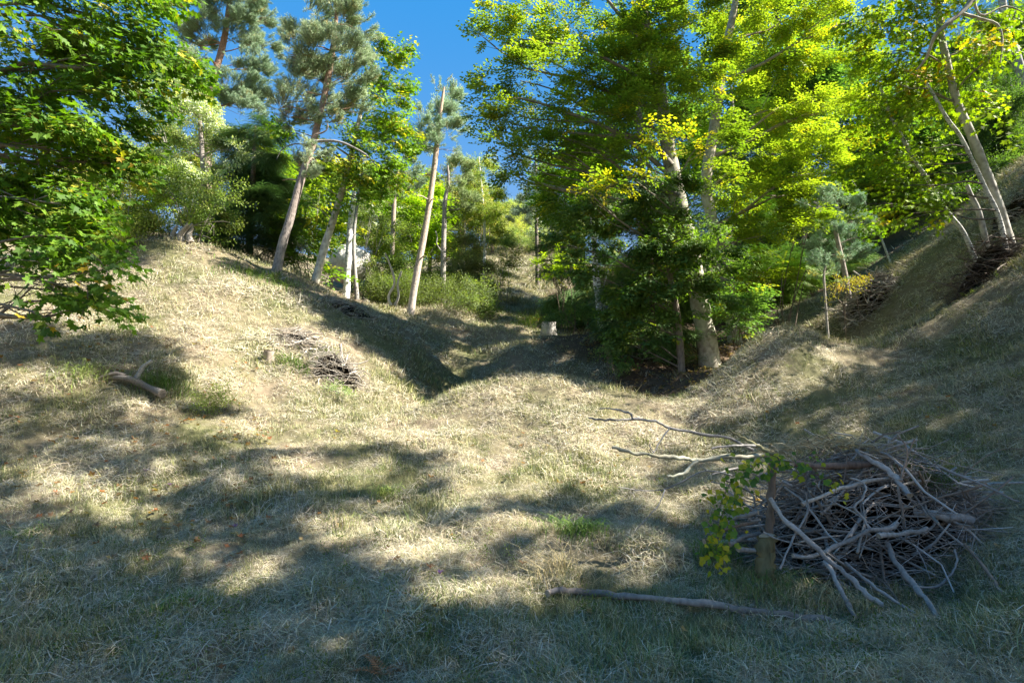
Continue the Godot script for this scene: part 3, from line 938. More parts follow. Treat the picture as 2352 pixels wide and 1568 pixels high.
	# trees on the far hill, about the sky gap
	tree("pine_tree", "bluish grey pine beyond the path left of the beech leaves", "tree", 36.0,
		[[1235, 620, 5], [1232, 500, 4], [1230, 350, 2]], "pine", Color(0.3, 0.26, 0.22), Color(0.3, 0.26, 0.22),
		[[1228, 350, 20], [1222, 385, 28], [1240, 380, 26], [1230, 425, 36], [1215, 460, 34], [1250, 455, 32], [1225, 500, 40], [1195, 500, 24], [1255, 510, 36]], "pine", [Color(0.08, 0.12, 0.085), Color(0.16, 0.21, 0.155), Color(0.2, 0.2, 0.1), 0.05], 3.2, PINE_O.merged({"scale": 1.5, "thr": -0.2}))
	shrub("silvery_bush", "pale silvery bush at the top of the grassy path", "bush", 1238, 600, 38.0, [[1230, 540, 26], [1250, 550, 24], [1240, 520, 22], [1260, 535, 20]], "pale", PALE_PAL, 2.0, {"scale": 1.6, "stem": 0.03})
	shrub("green_bush", "soft green bushes where the path leaves the clearing", "bush", 1190, 580, 52.0, [[1180, 550, 26], [1200, 565, 20], [1165, 540, 24], [1195, 530, 22], [1215, 560, 20]], "small", [Color(0.14, 0.2, 0.08), Color(0.26, 0.32, 0.15), Color(0.4, 0.36, 0.14), 0.15], 2.0, {"scale": 2.0, "stem": 0.03})
	var labels := ["round green bush on the far hill under the sky gap", "yellowing bush on the far hill left of the sky gap", "pale green bush on the far hill right of the sky gap", "olive bush low on the far hill", "feathery light green treetop beside the sky gap", "reddish brown bush on the far slope", "yellow green crown at the far end of the path"]
	n = 0
	for s in [[1175, 490, 24, 20, 62.0], [1130, 505, 26, 26, 58.0], [1205, 495, 24, 22, 66.0], [1160, 520, 26, 22, 55.0], [1105, 455, 26, 45, 46.0], [1130, 530, 20, 18, 50.0], [1190, 510, 26, 22, 60.0]]:
		shrub("far_bush", labels[n], "bush", s[0], s[1] + s[3] + 20, s[4], clumps(s[0], s[1], s[2], s[3], 17, 9), "small", [[Color(0.2, 0.27, 0.11), Color(0.36, 0.41, 0.19), Color(0.44, 0.4, 0.17), 0.2], [Color(0.24, 0.28, 0.1), Color(0.4, 0.42, 0.16), Color(0.5, 0.42, 0.15), 0.25]][n % 2], 1.4, {"scale": 2.6, "thr": -0.3, "stem": 0.04, "group": "bushes on the far hill"})
		n += 1
	# woodland behind the left trees
	n = 0
	labels = ["green tree behind the yew", "dark tree behind the sycamore trunk", "yellow green tree behind the small drooping pine", "loose green tree left of the slim birch", "green tree behind the bush and the hanging maple", "olive tree behind the silvery tree", "light green tree beyond the mound at the left edge", "dull green tree filling the gap behind the bare pine"]
	for s in [[640, 440, 60, 90, 30.0, "beech"], [760, 480, 70, 100, 31.0, "beech"], [900, 500, 60, 80, 33.0, "birch"], [1060, 510, 60, 90, 34.0, "birch"], [250, 440, 90, 110, 26.0, "beech"], [430, 470, 70, 110, 27.0, "small"], [110, 470, 100, 120, 24.0, "small"], [985, 500, 50, 80, 36.0, "beech"]]:
		tree("woodland_tree", labels[n], "tree", s[4], [[s[0], s[1] + s[3] + 60, 5], [s[0] + 6, s[1], 4], [s[0] + 4, s[1] - s[3], 2]], "bark", Color(0.3, 0.28, 0.25), Color(0.3, 0.28, 0.25),
			clumps(s[0], s[1], s[2], s[3], 32, 16), s[5], [[Color(0.08, 0.14, 0.02), Color(0.17, 0.24, 0.04), Color(0.36, 0.33, 0.05), 0.2], [Color(0.12, 0.17, 0.03), Color(0.24, 0.28, 0.06), Color(0.42, 0.36, 0.08), 0.3]][n % 2], 1.9, {"scale": 1.7, "thr": -0.2, "skip": 0.5, "group": "woodland behind the left mound"})
		n += 1

func build_trees_right() -> void:
	var gb := Color(0.27, 0.26, 0.24)
	# the big beech
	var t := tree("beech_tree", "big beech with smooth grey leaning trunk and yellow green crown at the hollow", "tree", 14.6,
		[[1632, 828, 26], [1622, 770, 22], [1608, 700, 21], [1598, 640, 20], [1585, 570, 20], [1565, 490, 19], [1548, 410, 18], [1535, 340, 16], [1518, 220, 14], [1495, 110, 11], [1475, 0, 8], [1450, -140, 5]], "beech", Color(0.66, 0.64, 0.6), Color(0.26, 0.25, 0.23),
		[[1150, 45, 48], [1110, 85, 30], [1195, 90, 62], [1200, 20, 50], [1290, 60, 80], [1400, 50, 90], [1500, 40, 80], [1130, 195, 42], [1110, 230, 26], [1195, 185, 68], [1290, 165, 80], [1395, 160, 80], [1490, 150, 75], [1140, 265, 42], [1095, 270, 20], [1180, 285, 50], [1250, 260, 70], [1340, 265, 62], [1440, 245, 72], [1160, 345, 34], [1195, 360, 45], [1170, 395, 30], [1240, 340, 48], [1215, 410, 22], [1540, 240, 70], [1580, 150, 75], [1580, 60, 80], [1120, 330, 22], [1500, 60, 60, -1.5], [1510, 180, 55, -1.5], [1640, 300, 48, -1.2], [1650, 420, 44, -1.0], [1610, 200, 55, -1.2], [1460, 250, 50, -1.2], [1440, 350, 45, -1.0], [1300, 400, 45], [1260, 450, 40],
			[1500, 310, 40, -2.0, 3.6], [1545, 300, 30, -2.2, 3.6], [1590, 335, 28, -2.2, 3.6], [1400, 430, 34, -2.0, 3.6], [1460, 415, 28, -2.0, 3.6], [1350, 438, 18, -2.0, 3.6], [1380, 340, 50], [1310, 350, 48]],
		"beech", BEECH_PAL, 1.5, {"thr": -0.1, "droop": 0.12, "flat": 0.7, "jit": 0.45, "flare": 1.5, "skip": 0.45, "subs": 3})
	limb_px(t, "bough", [[1542, 380], [1500, 330], [1440, 310], [1390, 312], [1320, 305], [1240, 300]], 14.4, "beech", gb, 0.09, 0.02)
	limb_px(t, "bough", [[1560, 450], [1480, 405], [1420, 420], [1350, 445], [1270, 428], [1210, 410]], 14.0, "beech", gb, 0.07, 0.015)
	limb_px(t, "bough", [[1500, 130], [1460, 80], [1420, 30], [1380, -20]], 14.6, "beech", gb, 0.08, 0.03)
	# second beech, right and behind
	t = tree("beech_tree", "second beech with broad sunlit yellow green crown right of the big trunk", "tree", 16.9,
		[[1690, 790, 16], [1670, 640, 15], [1640, 520, 13], [1622, 420, 13], [1640, 300, 12], [1660, 150, 10], [1690, 0, 7], [1700, -140, 4]], "beech", Color(0.66, 0.64, 0.6), Color(0.42, 0.35, 0.32),
		[[1680, 40, 80], [1780, 40, 85], [1880, 30, 80], [1960, 50, 55], [1640, 150, 70], [1740, 150, 85], [1850, 140, 85], [1950, 130, 55], [1680, 250, 80], [1790, 250, 90], [1890, 235, 70], [1965, 220, 40], [1650, 350, 60], [1730, 350, 80], [1830, 350, 85], [1920, 320, 60], [1700, 440, 70], [1790, 450, 80], [1880, 420, 60], [1680, 530, 55], [1760, 540, 65], [1840, 510, 55], [1720, 610, 45], [1780, 620, 36], [1900, 400, 50], [1930, 385, 36]],
		"beech", [Color(0.13, 0.185, 0.022), Color(0.25, 0.295, 0.04), Color(0.42, 0.35, 0.02), 0.15], 1.3, {"thr": -0.12, "droop": 0.12, "flat": 0.62, "jit": 0.45, "skip": 0.5, "subs": 3})
	# low boughs of the second beech reaching over the clearing
	shrub("beech_sapling", "beech sapling with sunlit flat sprays before the young pine", "sapling", 1800, 700, 16.0, [[1760, 640, 30], [1800, 625, 30], [1740, 660, 24], [1860, 505, 36], [1900, 500, 26], [1950, 500, 26], [1830, 530, 30]], "beech", YELLOW_PAL, 1.5, {"flat": 0.45, "stem": 0.02})
	# understory beneath the beech
	t = tree("maple_tree", "shaded field maple spreading dark green leaves in front of the beech trunk", "tree", 13.9,
		[[1566, 838, 9], [1562, 790, 8], [1556, 720, 7], [1540, 640, 6], [1520, 560, 4]], "bark", Color(0.36, 0.3, 0.25), Color(0.3, 0.26, 0.22),
		[[1330, 500, 52], [1400, 490, 60], [1470, 500, 62], [1540, 520, 60], [1300, 560, 48], [1370, 560, 50], [1450, 590, 62], [1530, 600, 56], [1420, 650, 56], [1490, 680, 56], [1550, 660, 52], [1600, 590, 50], [1640, 640, 50], [1670, 590, 40], [1440, 720, 46], [1500, 750, 46], [1432, 770, 28], [1560, 720, 36], [1450, 790, 34], [1430, 830, 20], [1330, 620, 40], [1425, 800, 24], [1580, 650, 48, -0.8], [1590, 590, 45, -0.8], [1650, 690, 40, -0.6], [1540, 560, 50, -0.5], [1620, 530, 45], [1560, 440, 45, -0.3], [1470, 440, 45], [1500, 690, 50, -0.6], [1470, 770, 36, -0.5]],
		"maple", [Color(0.055, 0.115, 0.03), Color(0.13, 0.205, 0.05), Color(0.27, 0.28, 0.05), 0.12], 2.1, {"thr": -0.1, "scale": 0.72, "flat": 0.7})
	tree("spruce_tree", "dark spruce inside the thicket under the big beech", "tree", 15.6,
		[[1500, 830, 8], [1495, 600, 6], [1490, 380, 3]], "bark", Color(0.16, 0.12, 0.1), Color(0.16, 0.12, 0.1),
		[[1490, 420, 45], [1470, 480, 52], [1510, 500, 52], [1450, 560, 60], [1530, 570, 60], [1480, 640, 70], [1440, 690, 60], [1530, 680, 66], [1470, 750, 60], [1530, 770, 55], [1430, 760, 45], [1500, 800, 40]],
		"yew", DARK_PAL, 3.0, {"mat": "needle", "droop": 0.4, "scale": 1.3, "thr": -0.15})
	tree("spruce_tree", "dark spruce behind the white birch trunk", "tree", 23.0,
		[[1330, 770, 7], [1325, 600, 5], [1320, 420, 2]], "bark", Color(0.16, 0.12, 0.1), Color(0.16, 0.12, 0.1),
		[[1300, 480, 40], [1340, 520, 48], [1290, 560, 50], [1350, 600, 50], [1300, 640, 55], [1360, 680, 45], [1310, 710, 45], [1280, 690, 36], [1350, 740, 36], [1400, 640, 50], [1400, 720, 40], [1270, 610, 30]],
		"yew", DARK_PAL, 3.2, {"mat": "needle", "droop": 0.4, "scale": 1.5, "thr": -0.2})
	tree("birch_tree", "white birch trunk standing in deep shade left of the thicket", "tree", 17.4,
		[[1383, 756, 9], [1377, 700, 8.5], [1370, 640, 8], [1366, 580, 7], [1362, 500, 6], [1356, 380, 4]], "birch", Color(0.85, 0.86, 0.88), Color(0.8, 0.8, 0.82),
		[[1310, 430, 46], [1370, 420, 46], [1280, 480, 42], [1340, 380, 46], [1290, 390, 40], [1260, 540, 32], [1270, 450, 36]], "beech", GREEN_PAL, 1.7, {"scale": 1.1, "stubs": 2})
	limb_px(get_child(get_child_count() - 1), "dead_bough", [[1376, 690], [1392, 640], [1402, 610], [1418, 596]], 17.9, "birch", Color(0.75, 0.75, 0.75), 0.03, 0.01)
	shrub("beech_sapling", "yellow green beech sapling hanging over the far path", "sapling", 1300, 720, 21.0, [[1262, 585, 20], [1285, 580, 26], [1250, 600, 14], [1290, 610, 26], [1272, 630, 18], [1310, 610, 24], [1300, 650, 20]], "beech", [Color(0.12, 0.19, 0.015), Color(0.25, 0.32, 0.02), Color(0.4, 0.36, 0.02), 0.2], 1.9, {"flat": 0.5})
	shrub("shady_bush", "dark bush at the shaded foot of the white birch", "bush", 1330, 760, 17.6, [[1320, 710, 34], [1350, 730, 30], [1295, 730, 26], [1410, 730, 30], [1400, 770, 22]], "small", DARK_PAL, 2.0, {"scale": 1.2})
	shrub("leafy_bush", "blue green leafy bush right of the beech foot", "bush", 1700, 790, 14.6, [[1670, 700, 36], [1700, 715, 34], [1720, 690, 30], [1680, 745, 30], [1715, 740, 24], [1690, 775, 22]], "beech", [Color(0.06, 0.13, 0.05), Color(0.14, 0.22, 0.09), Color(0.3, 0.3, 0.05), 0.08], 1.8, {"scale": 0.95})
	# young pine by the far brush pile
	t = tree("pine_tree", "young blue green pine beside the sunlit brush pile on the right", "tree", 15.6,
		[[1952, 668, 6], [1940, 620, 5.5], [1926, 560, 5], [1912, 490, 4], [1900, 430, 1.5]], "pine", Color(0.42, 0.38, 0.34), Color(0.36, 0.3, 0.26),
		[[1900, 438, 24], [1885, 465, 26], [1918, 462, 28], [1940, 480, 28], [1895, 500, 36], [1935, 520, 36], [1965, 510, 26], [1970, 545, 26], [1905, 545, 34], [1950, 565, 30], [1890, 580, 28], [1930, 590, 28], [1970, 585, 20], [1880, 610, 24], [1905, 630, 26]],
		"pine", [Color(0.11, 0.175, 0.12), Color(0.2, 0.28, 0.2), Color(0.28, 0.26, 0.1), 0.05], 3.6, PINE_O.merged({"scale": 0.9}))
	tree("pine_tree", "little pine sapling with yellow green needles below the young pine", "sapling", 14.2,
		[[1895, 672, 3], [1893, 640, 2.6], [1900, 610, 2]], "pine", Color(0.5, 0.47, 0.42), Color(0.4, 0.36, 0.32),
		[[1890, 628, 18], [1915, 640, 18], [1875, 650, 15], [1905, 655, 18], [1930, 650, 14]], "pine", [Color(0.12, 0.18, 0.08), Color(0.22, 0.29, 0.12), Color(0.4, 0.36, 0.06), 0.3], 2.8, PINE_O.merged({"scale": 0.8, "limbs": false}))
	# leaning birches on the right bank
	t = tree("leaning_tree", "thick pale grey trunk leaning left on the right bank", "tree", 11.2,
		[[2326, 585, 12], [2312, 530, 10.5], [2290, 460, 10], [2262, 385, 9.5], [2232, 310, 9], [2200, 235, 8], [2178, 150, 7], [2160, 60, 7], [2150, -100, 4]], "beech", Color(0.56, 0.56, 0.55), Color(0.5, 0.5, 0.48),
		[[2050, 50, 55], [2130, 40, 60], [2210, 60, 55], [2100, 125, 60], [2180, 140, 50], [2060, 190, 45], [2130, 210, 52], [2200, 210, 38], [2250, 110, 42], [2280, 60, 40], [2290, 110, 30, -1.0, 4.0], [2080, 250, 36], [2170, 260, 30], [2240, 255, 24], [2040, 120, 40], [2000, 40, 40], [2080, -60, 90], [2220, -60, 90]],
		"maple", [Color(0.12, 0.2, 0.012), Color(0.25, 0.33, 0.02), Color(0.55, 0.34, 0.03), 0.12], 1.6, {"scale": 0.95, "thr": -0.08, "stubs": 1, "rise": 0.3, "limbcol": Color(0.3, 0.28, 0.26), "subs": 3})
	limb_px(t, "bare_bough", [[2232, 0, -1.5], [2208, 30, -1.5], [2170, 60, -1.5], [2145, 88, -1.4], [2130, 130, -1.2], [2107, 160, -1.0]], 11.0, "beech", Color(0.5, 0.48, 0.45), 0.05, 0.02)
	limb_px(t, "bare_bough", [[2208, 30, -1.5], [2250, 42, -1.5], [2290, 55, -1.5], [2303, 88, -1.5], [2299, 144, -1.5]], 11.0, "beech", Color(0.5, 0.48, 0.45), 0.035, 0.01)
	limb_px(t, "bare_bough", [[2240, 0, -1.5], [2244, 22, -1.5], [2262, 35, -1.5], [2310, 14, -1.5], [2352, 28, -1.5]], 11.0, "beech", Color(0.45, 0.43, 0.4), 0.025, 0.01)
	# the lower sprays, leaf by leaf
	for s in [[2310, 270, 36, 26], [2250, 290, 28, 14], [2330, 320, 30, 20], [2050, 90, 60, 18], [2240, 60, 60, 18], [2280, 90, 30, 14]]:
		for k in s[3]:
			var p := P(s[0] + rng.randfn() * s[2] * 0.5, s[1] + rng.randfn() * s[2] * 0.4, 9.2 + rr(-0.4, 0.4))
			var o := MeshInstance3D.new()
			o.name = "leaf"
			o.mesh = L["one_maple"]
			o.material_override = M["maple_leaves"][4 if s[0] == 2280 and k % 2 else [1, 3, 3][rng.randi() % 3]]
			var dir := rdir()
			dir.y = -absf(dir.y) * 0.6
			o.transform = Transform3D(basis_from(dir, Vector3(rr(-0.4, 0.4), 1, rr(-0.3, 0.6)), rr(0.10, 0.15)), p - t.position)
			t.add_child(o, true)
	tree("leaning_tree", "thin pale stem leaning left close beside the thick grey trunk", "tree", 11.0,
		[[2316, 580, 5.5], [2296, 500, 5], [2268, 440, 4.6], [2235, 370, 4.3], [2205, 310, 4], [2175, 270, 4], [2130, 190, 2.5]], "birch", Color(0.6, 0.6, 0.58), Color(0.6, 0.6, 0.56),
		[[2100, 395, 36], [2150, 410, 40], [2110, 450, 40], [2165, 455, 34], [2060, 430, 34], [2090, 490, 30], [2145, 495, 26], [2050, 375, 30], [2180, 360, 26], [2130, 340, 30]], "maple", [Color(0.1, 0.18, 0.012), Color(0.22, 0.31, 0.02), Color(0.45, 0.36, 0.02), 0.1], 1.5, {"scale": 0.85, "flat": 0.6, "rise": 0.0, "limbcol": Color(0.2, 0.18, 0.16), "skip": 0.5, "subs": 3})
	tree("leaning_tree", "slender mottled stem leaning farthest left on the right bank", "tree", 12.2,
		[[2250, 585, 5.2], [2215, 535, 4.8], [2180, 490, 4.6], [2140, 425, 4.3], [2100, 365, 4], [2070, 310, 4.5], [2045, 260, 4], [2020, 190, 2.5]], "birch", Color(0.58, 0.58, 0.56), Color(0.6, 0.6, 0.56),
		[[2030, 250, 45], [1990, 300, 45], [2060, 300, 40], [2020, 350, 45], [1980, 370, 36], [2080, 340, 30], [2010, 420, 40], [2060, 470, 34], [1990, 470, 32], [2020, 520, 24]], "maple", [Color(0.08, 0.15, 0.012), Color(0.18, 0.27, 0.02), Color(0.4, 0.34, 0.02), 0.1], 1.5, {"scale": 0.85, "flat": 0.6, "rise": 0.0, "limbcol": Color(0.2, 0.18, 0.16), "skip": 0.5, "subs": 3})
	tree("leaning_tree", "short grey dead stem between the leaning trunks", "dead tree", 12.2,
		[[2268, 530, 6], [2250, 490, 6], [2232, 450, 5], [2222, 425, 4]], "beech", Color(0.45, 0.45, 0.46), Color(0.45, 0.45, 0.46), [], "maple", GREEN_PAL, 0, {"stubs": 1})
	tree("thin_sapling", "very thin bare sapling leaning behind the sunlit brush pile", "sapling", 16.8,
		[[2048, 590, 2.4], [2020, 535, 2.2], [1998, 490, 2], [1975, 440, 1.6], [1930, 380, 1.2]], "birch", Color(0.7, 0.7, 0.66), Color(0.6, 0.6, 0.56), [], "maple", GREEN_PAL, 0, {"flare": 1.0})
	tree("ivy_clad_tree", "dark ivy clad tree with grey trunk at the top right corner", "tree", 17.5,
		[[2400, 420, 12], [2370, 260, 12], [2345, 165, 11], [2320, 90, 10], [2305, 20, 8], [2295, -100, 5]], "beech", Color(0.42, 0.42, 0.42), Color(0.42, 0.42, 0.42),
		[[2250, 180, 60], [2290, 230, 60], [2240, 260, 55], [2300, 300, 60], [2250, 330, 60], [2320, 370, 52], [2200, 330, 50], [2260, 400, 50], [2210, 400, 45], [2330, 240, 40], [2230, 110, 36], [2280, 430, 40], [2180, 440, 40]], "small", DARK_PAL, 2.6, {"scale": 1.4, "thr": -0.25})
	# dark wood filling the right background
	var n := 0
	var labels := ["dark tree behind the big beech crown", "dark evergreen behind the second beech", "shadowed tree right of the second beech", "dark tree between the beech and the leaning stems", "dim tree behind the leaning stems", "shadowed woodland tree above the right bank", "dark tree behind the young pine", "dim green tree left behind the big beech", "tall dim tree high behind the second beech", "dark low tree behind the sunlit brush pile", "deep green tree behind the ivy clad trunk", "dull tree over the hollow behind the thicket"]
	for s in [[1480, 300, 130, 200, 25.0, "beech"], [1700, 420, 130, 220, 25.0, "yew"], [1850, 400, 120, 220, 27.0, "beech"], [1990, 400, 80, 180, 26.0, "yew"], [2110, 330, 90, 130, 25.0, "beech"], [2230, 250, 90, 160, 27.0, "yew"], [1860, 590, 100, 90, 23.0, "yew"], [1340, 420, 70, 110, 25.0, "beech"], [1800, 130, 180, 170, 28.0, "beech"], [1760, 640, 70, 60, 21.5, "yew"], [2340, 150, 70, 190, 26.0, "yew"], [1570, 660, 110, 100, 21.0, "yew"]]:
		tree("woodland_tree", labels[n], "tree", s[4], [[s[0], s[1] + s[3] + 80, 8], [s[0] - 10, s[1], 7], [s[0] - 20, s[1] - s[3], 3]], "bark", Color(0.2, 0.18, 0.16), Color(0.2, 0.18, 0.16),
			clumps(s[0], s[1], s[2], s[3], 50, 20), s[5], [DARK_PAL, GREEN_PAL][n % 2], 1.6, {"scale": 1.8, "thr": -0.16, "skip": 0.4, "mat": "needle" if s[5] == "yew" else "leaf", "group": "woodland behind the right trees"})
		n += 1

# meadow patches that lie in shade, read off the photograph: true where the trees behind the camera shade it
const EDGE := [[-400, 900], [0, 895], [150, 925], [330, 960], [450, 1010], [620, 1030], [720, 1055], [850, 1028], [1000, 1048], [1100, 1080], [1180, 1070], [1280, 1085], [1380, 1100], [1490, 1090], [1560, 1050], [1640, 990], [1700, 935], [1780, 908], [1850, 918], [1920, 918], [1960, 870], [2000, 795], [2100, 740], [2230, 680], [2352, 620], [2900, 500]]
const LIT := [[720, 1092, 85, 20], [870, 1100, 70, 24], [1090, 1130, 60, 26], [1270, 1070, 190, 40], [1450, 1095, 110, 40], [1080, 1175, 70, 18], [1250, 1130, 70, 28], [880, 1222, 110, 42], [790, 1210, 60, 26], [1290, 1245, 70, 26], [1190, 1222, 70, 18], [1030, 1285, 130, 26], [465, 1290, 24, 30], [570, 1350, 60, 26], [650, 1345, 40, 26], [1250, 1345, 90, 34], [1060, 1400, 130, 34], [970, 1400, 60, 30], [1440, 1300, 70, 28], [1560, 1290, 40, 20], [740, 1510, 40, 18], [1290, 1430, 50, 20], [180, 1150, 100, 16], [80, 1105, 60, 13], [260, 1195, 90, 16], [30, 1190, 60, 16], [370, 1130, 50, 14], [530, 1145, 30, 12], [1660, 1150, 40, 16], [1590, 1180, 45, 18], [2000, 1005, 50, 26], [2240, 1130, 50, 16], [950, 1560, 60, 12], [1760, 935, 60, 22], [1650, 1010, 50, 40], [2090, 780, 50, 14], [2060, 850, 40, 10], [2200, 720, 50, 12]]
const DIM := [[50, 812, 90, 50], [270, 830, 130, 52], [300, 590, 70, 36], [340, 905, 90, 40], [480, 962, 60, 10], [1860, 800, 60, 20], [1950, 770, 60, 14], [1820, 740, 60, 10]]

func shaded(u: float, v: float) -> int:
	for e in DIM:
		if pow((u - e[0]) / e[2], 2) + pow((v - e[1]) / e[3], 2) < 1.0:
			return 2
	var b := 500.0
	for k in EDGE.size() - 1:
		if u >= EDGE[k][0] and u < EDGE[k + 1][0]:
			b = lerpf(EDGE[k][1], EDGE[k + 1][1], (u - EDGE[k][0]) / (EDGE[k + 1][0] - EDGE[k][0]))
	if v < b:
		return 0
	for e in LIT:
		if pow((u - e[0]) / (e[2] * 1.12 + 10.0), 2) + pow((v - e[1]) / (e[3] * 1.3 + 8.0), 2) < 1.0:
			return 0
	return 1

# the trees that stand behind and to the right of the camera and throw the dappled shade
func build_shade_trees() -> void:
	var sdir := SUN.normalized()
	var feet := [Vector3(7.0, 0, -0.5), Vector3(14.0, 0, -4.5), Vector3(5.0, 0, 3.5), Vector3(19.5, 0, -9.5)]
	var roots := []
	var bufs := []
	var labels := ["broad tree just right of the viewer shading the meadow", "tree high on the right bank outside the view", "tree behind the viewer shading the lower meadow", "far tree on the right bank outside the view"]
	for k in feet.size():
		feet[k] = onto(feet[k])
		roots.append(thing("shade_tree", labels[k], "tree", feet[k], "trees behind the viewer"))
		bufs.append([PackedFloat32Array(), PackedFloat32Array(), PackedFloat32Array()])
	var tips := [[], [], [], []]
	for i in 60000:
		var d := 2.6 * pow(15.0 / 2.6, rng.randf())
		if rng.randf() > 0.5 + d / 24.0:
			continue
		var x := rr(-1.05, 1.05) * d
		var g := onto(Vector3(x, 0, -d))
		var q := proj(g)
		var how := shaded(q.x, q.y)
		if how == 1 and d < 10.0 and nD.get_noise_2d(g.x * 0.55, g.z * 0.75) > 0.34:
			continue
		if how == 0 or how == 1 and d > 8.5 and rng.randf() > 0.7:
			continue
		var p := g + sdir * rr(9.0, 16.0)
		var s := proj(p)
		if s.z > 0.0 and s.x > -200 and s.x < 2560 and s.y > -200 and s.y < 1800:
			p = g + sdir * rr(18.0, 24.0)
			s = proj(p)
			if s.z > 0.0 and s.x > -200 and s.x < 2560 and s.y > -200 and s.y < 1800:
				continue
		var best := 0
		for k in 4:
			if Vector2(p.x - feet[k].x, p.z - feet[k].z).length() < Vector2(p.x - feet[best].x, p.z - feet[best].z).length():
				best = k
		var out: Vector3 = (p - feet[best]) * Vector3(1, 0, 1)
		push(bufs[best][i % 3], basis_from(out.normalized() + rdir() * 0.6, sdir + rdir() * 0.6, rr(0.8, 1.2) if d > 8.5 else rr(0.5, 0.75)), p - feet[best] - Vector3(0.2, 0, 0), Color(0.07, 0.14, 0.02).lerp(Color(0.16, 0.24, 0.03), rng.randf()))
		if i % 220 == 0:
			tips[best].append(p - feet[best])
	for k in 4:
		var mb := MB.new()
		var ln := smooth([Vector3(0, -0.2, 0), Vector3(0.1, 3, 0), Vector3(-0.1, 7, 0.1), Vector3(0, 12, 0)], 3)
		mb.tube(ln, smooth_r([0.3, 0.22, 0.16, 0.05], 3), 9, Color(0.3, 0.28, 0.25), Color(0.3, 0.28, 0.25), 0.05)
		commit(mb, M["bark"], "trunk", roots[k])
		for tip in tips[k]:
			var e: Vector3 = tip
			var a := Vector3(0, clampf(e.y - Vector2(e.x, e.z).length() * 0.4, 2.5, 11.5), 0)
			var lm := MB.new()
			lm.tube([a, a.lerp(e, 0.5) + Vector3(0, 0.3, 0), e], [0.05, 0.035, 0.01], 5, Color(0.25, 0.22, 0.2), Color(0.25, 0.22, 0.2), 0, false)
			commit(lm, M["bark"], "limb", roots[k])
		for w in 3:
			if bufs[k][w].size():
				multi("foliage", L["maple%d" % w][0], M["leaf"], bufs[k][w], roots[k])

# the beech goes on above the frame; its high crown throws the broad shade into the ravine
const RAVINE := [[750, 680], [840, 716], [940, 752], [1060, 800], [1130, 792], [1210, 772], [1330, 778], [1420, 795], [1560, 850], [1600, 890], [1530, 950], [1500, 1000], [1390, 1000], [1330, 940], [1260, 888], [1120, 872], [1010, 912], [930, 850], [830, 790], [775, 735]]

func build_high_crown() -> void:
	var poly := PackedVector2Array()
	for r in RAVINE:
		poly.append(Vector2(r[0], r[1]))
	var tree_ := get_node("beech_tree") as Node3D
	var foot := tree_.position
	var sdir := SUN.normalized()
	var bufs := [PackedFloat32Array(), PackedFloat32Array(), PackedFloat32Array()]
	var n := 0
	for i in 90000:
		var g := onto(Vector3(rr(-7.5, 4.0), 0, rr(-20.0, -9.0)))
		var q := proj(g)
		if not Geometry2D.is_point_in_polygon(Vector2(q.x, q.y), poly):
			continue
		if nG.get_noise_2d(g.x * 2.2, g.z * 2.2) > 0.32:
			continue
		var p := g + sdir * rr(9.0, 19.0)
		var h := p - foot
		if Vector2(h.x + 1.4, h.z - 0.8).length() > 5.4 or h.x > 3.4 or h.z < -1.2 or h.y > 17.5 or h.y < 5.0:
			continue
		var w := proj(p)
		if w.z > 0.0 and w.x > 900.0 and w.x < 2500.0 and w.y > -30.0:
			continue
		push(bufs[n % 3], basis_from(Vector3(h.x, 0, h.z).normalized() + rdir() * 0.5, sdir * 0.6 + Vector3.UP * 0.6 + rdir() * 0.4, rr(0.9, 1.3)), h, (Color(0.075, 0.14, 0.012).lerp(Color(0.19, 0.27, 0.015), rng.randf())) * 1.75)
		n += 1
		if n > 4200:
			break
	print("high crown ", n)
	for k in 3:
		multi("foliage", L["beech%d" % k][0], M["leaf"], bufs[k], tree_)

# ------------------------------------------------------------------ brush, logs, stumps
const GREYS := [Color(0.55, 0.53, 0.51), Color(0.36, 0.33, 0.3), Color(0.66, 0.64, 0.62), Color(0.28, 0.23, 0.19), Color(0.46, 0.42, 0.38)]

func stick(root: Node3D, called: String, a: Vector3, b: Vector3, r0: float, r1: float, bend: float, col: Color, mat := "wood", twigs := 0) -> void:
	var n := 5
	var ln := a.distance_to(b)
	var pts := []
	var k1 := rdir() * bend * ln
	var k2 := rdir() * bend * ln * 0.6
	var rad := []
	for i in n:
		var t := i / (n - 1.0)
		pts.append(a.lerp(b, t) + k1 * sin(t * PI) + k2 * sin(t * TAU))
		rad.append(lerpf(r0, r1, t))
	var mb := MB.new()
	mb.uneven = 0.18
	mb.tube(pts, rad, 6, col, col * rr(0.85, 1.1), 0.12, true, Color(0.5, 0.42, 0.32))
	for k in twigs:
		var s: Vector3 = pts[rng.randi_range(1, 3)]
		var e := s + ((b - a).normalized() + rdir() * 0.9).normalized() * ln * rr(0.15, 0.35)
		mb.tube([s, s.lerp(e, 0.5) + rdir() * 0.02, e], [r1 * 0.8, r1 * 0.6, 0.002], 4, col, col, 0, false)
	commit(mb, M[mat], called, root)

func k_seed(t: String) -> float:
	return float(t.length()) * 3.7

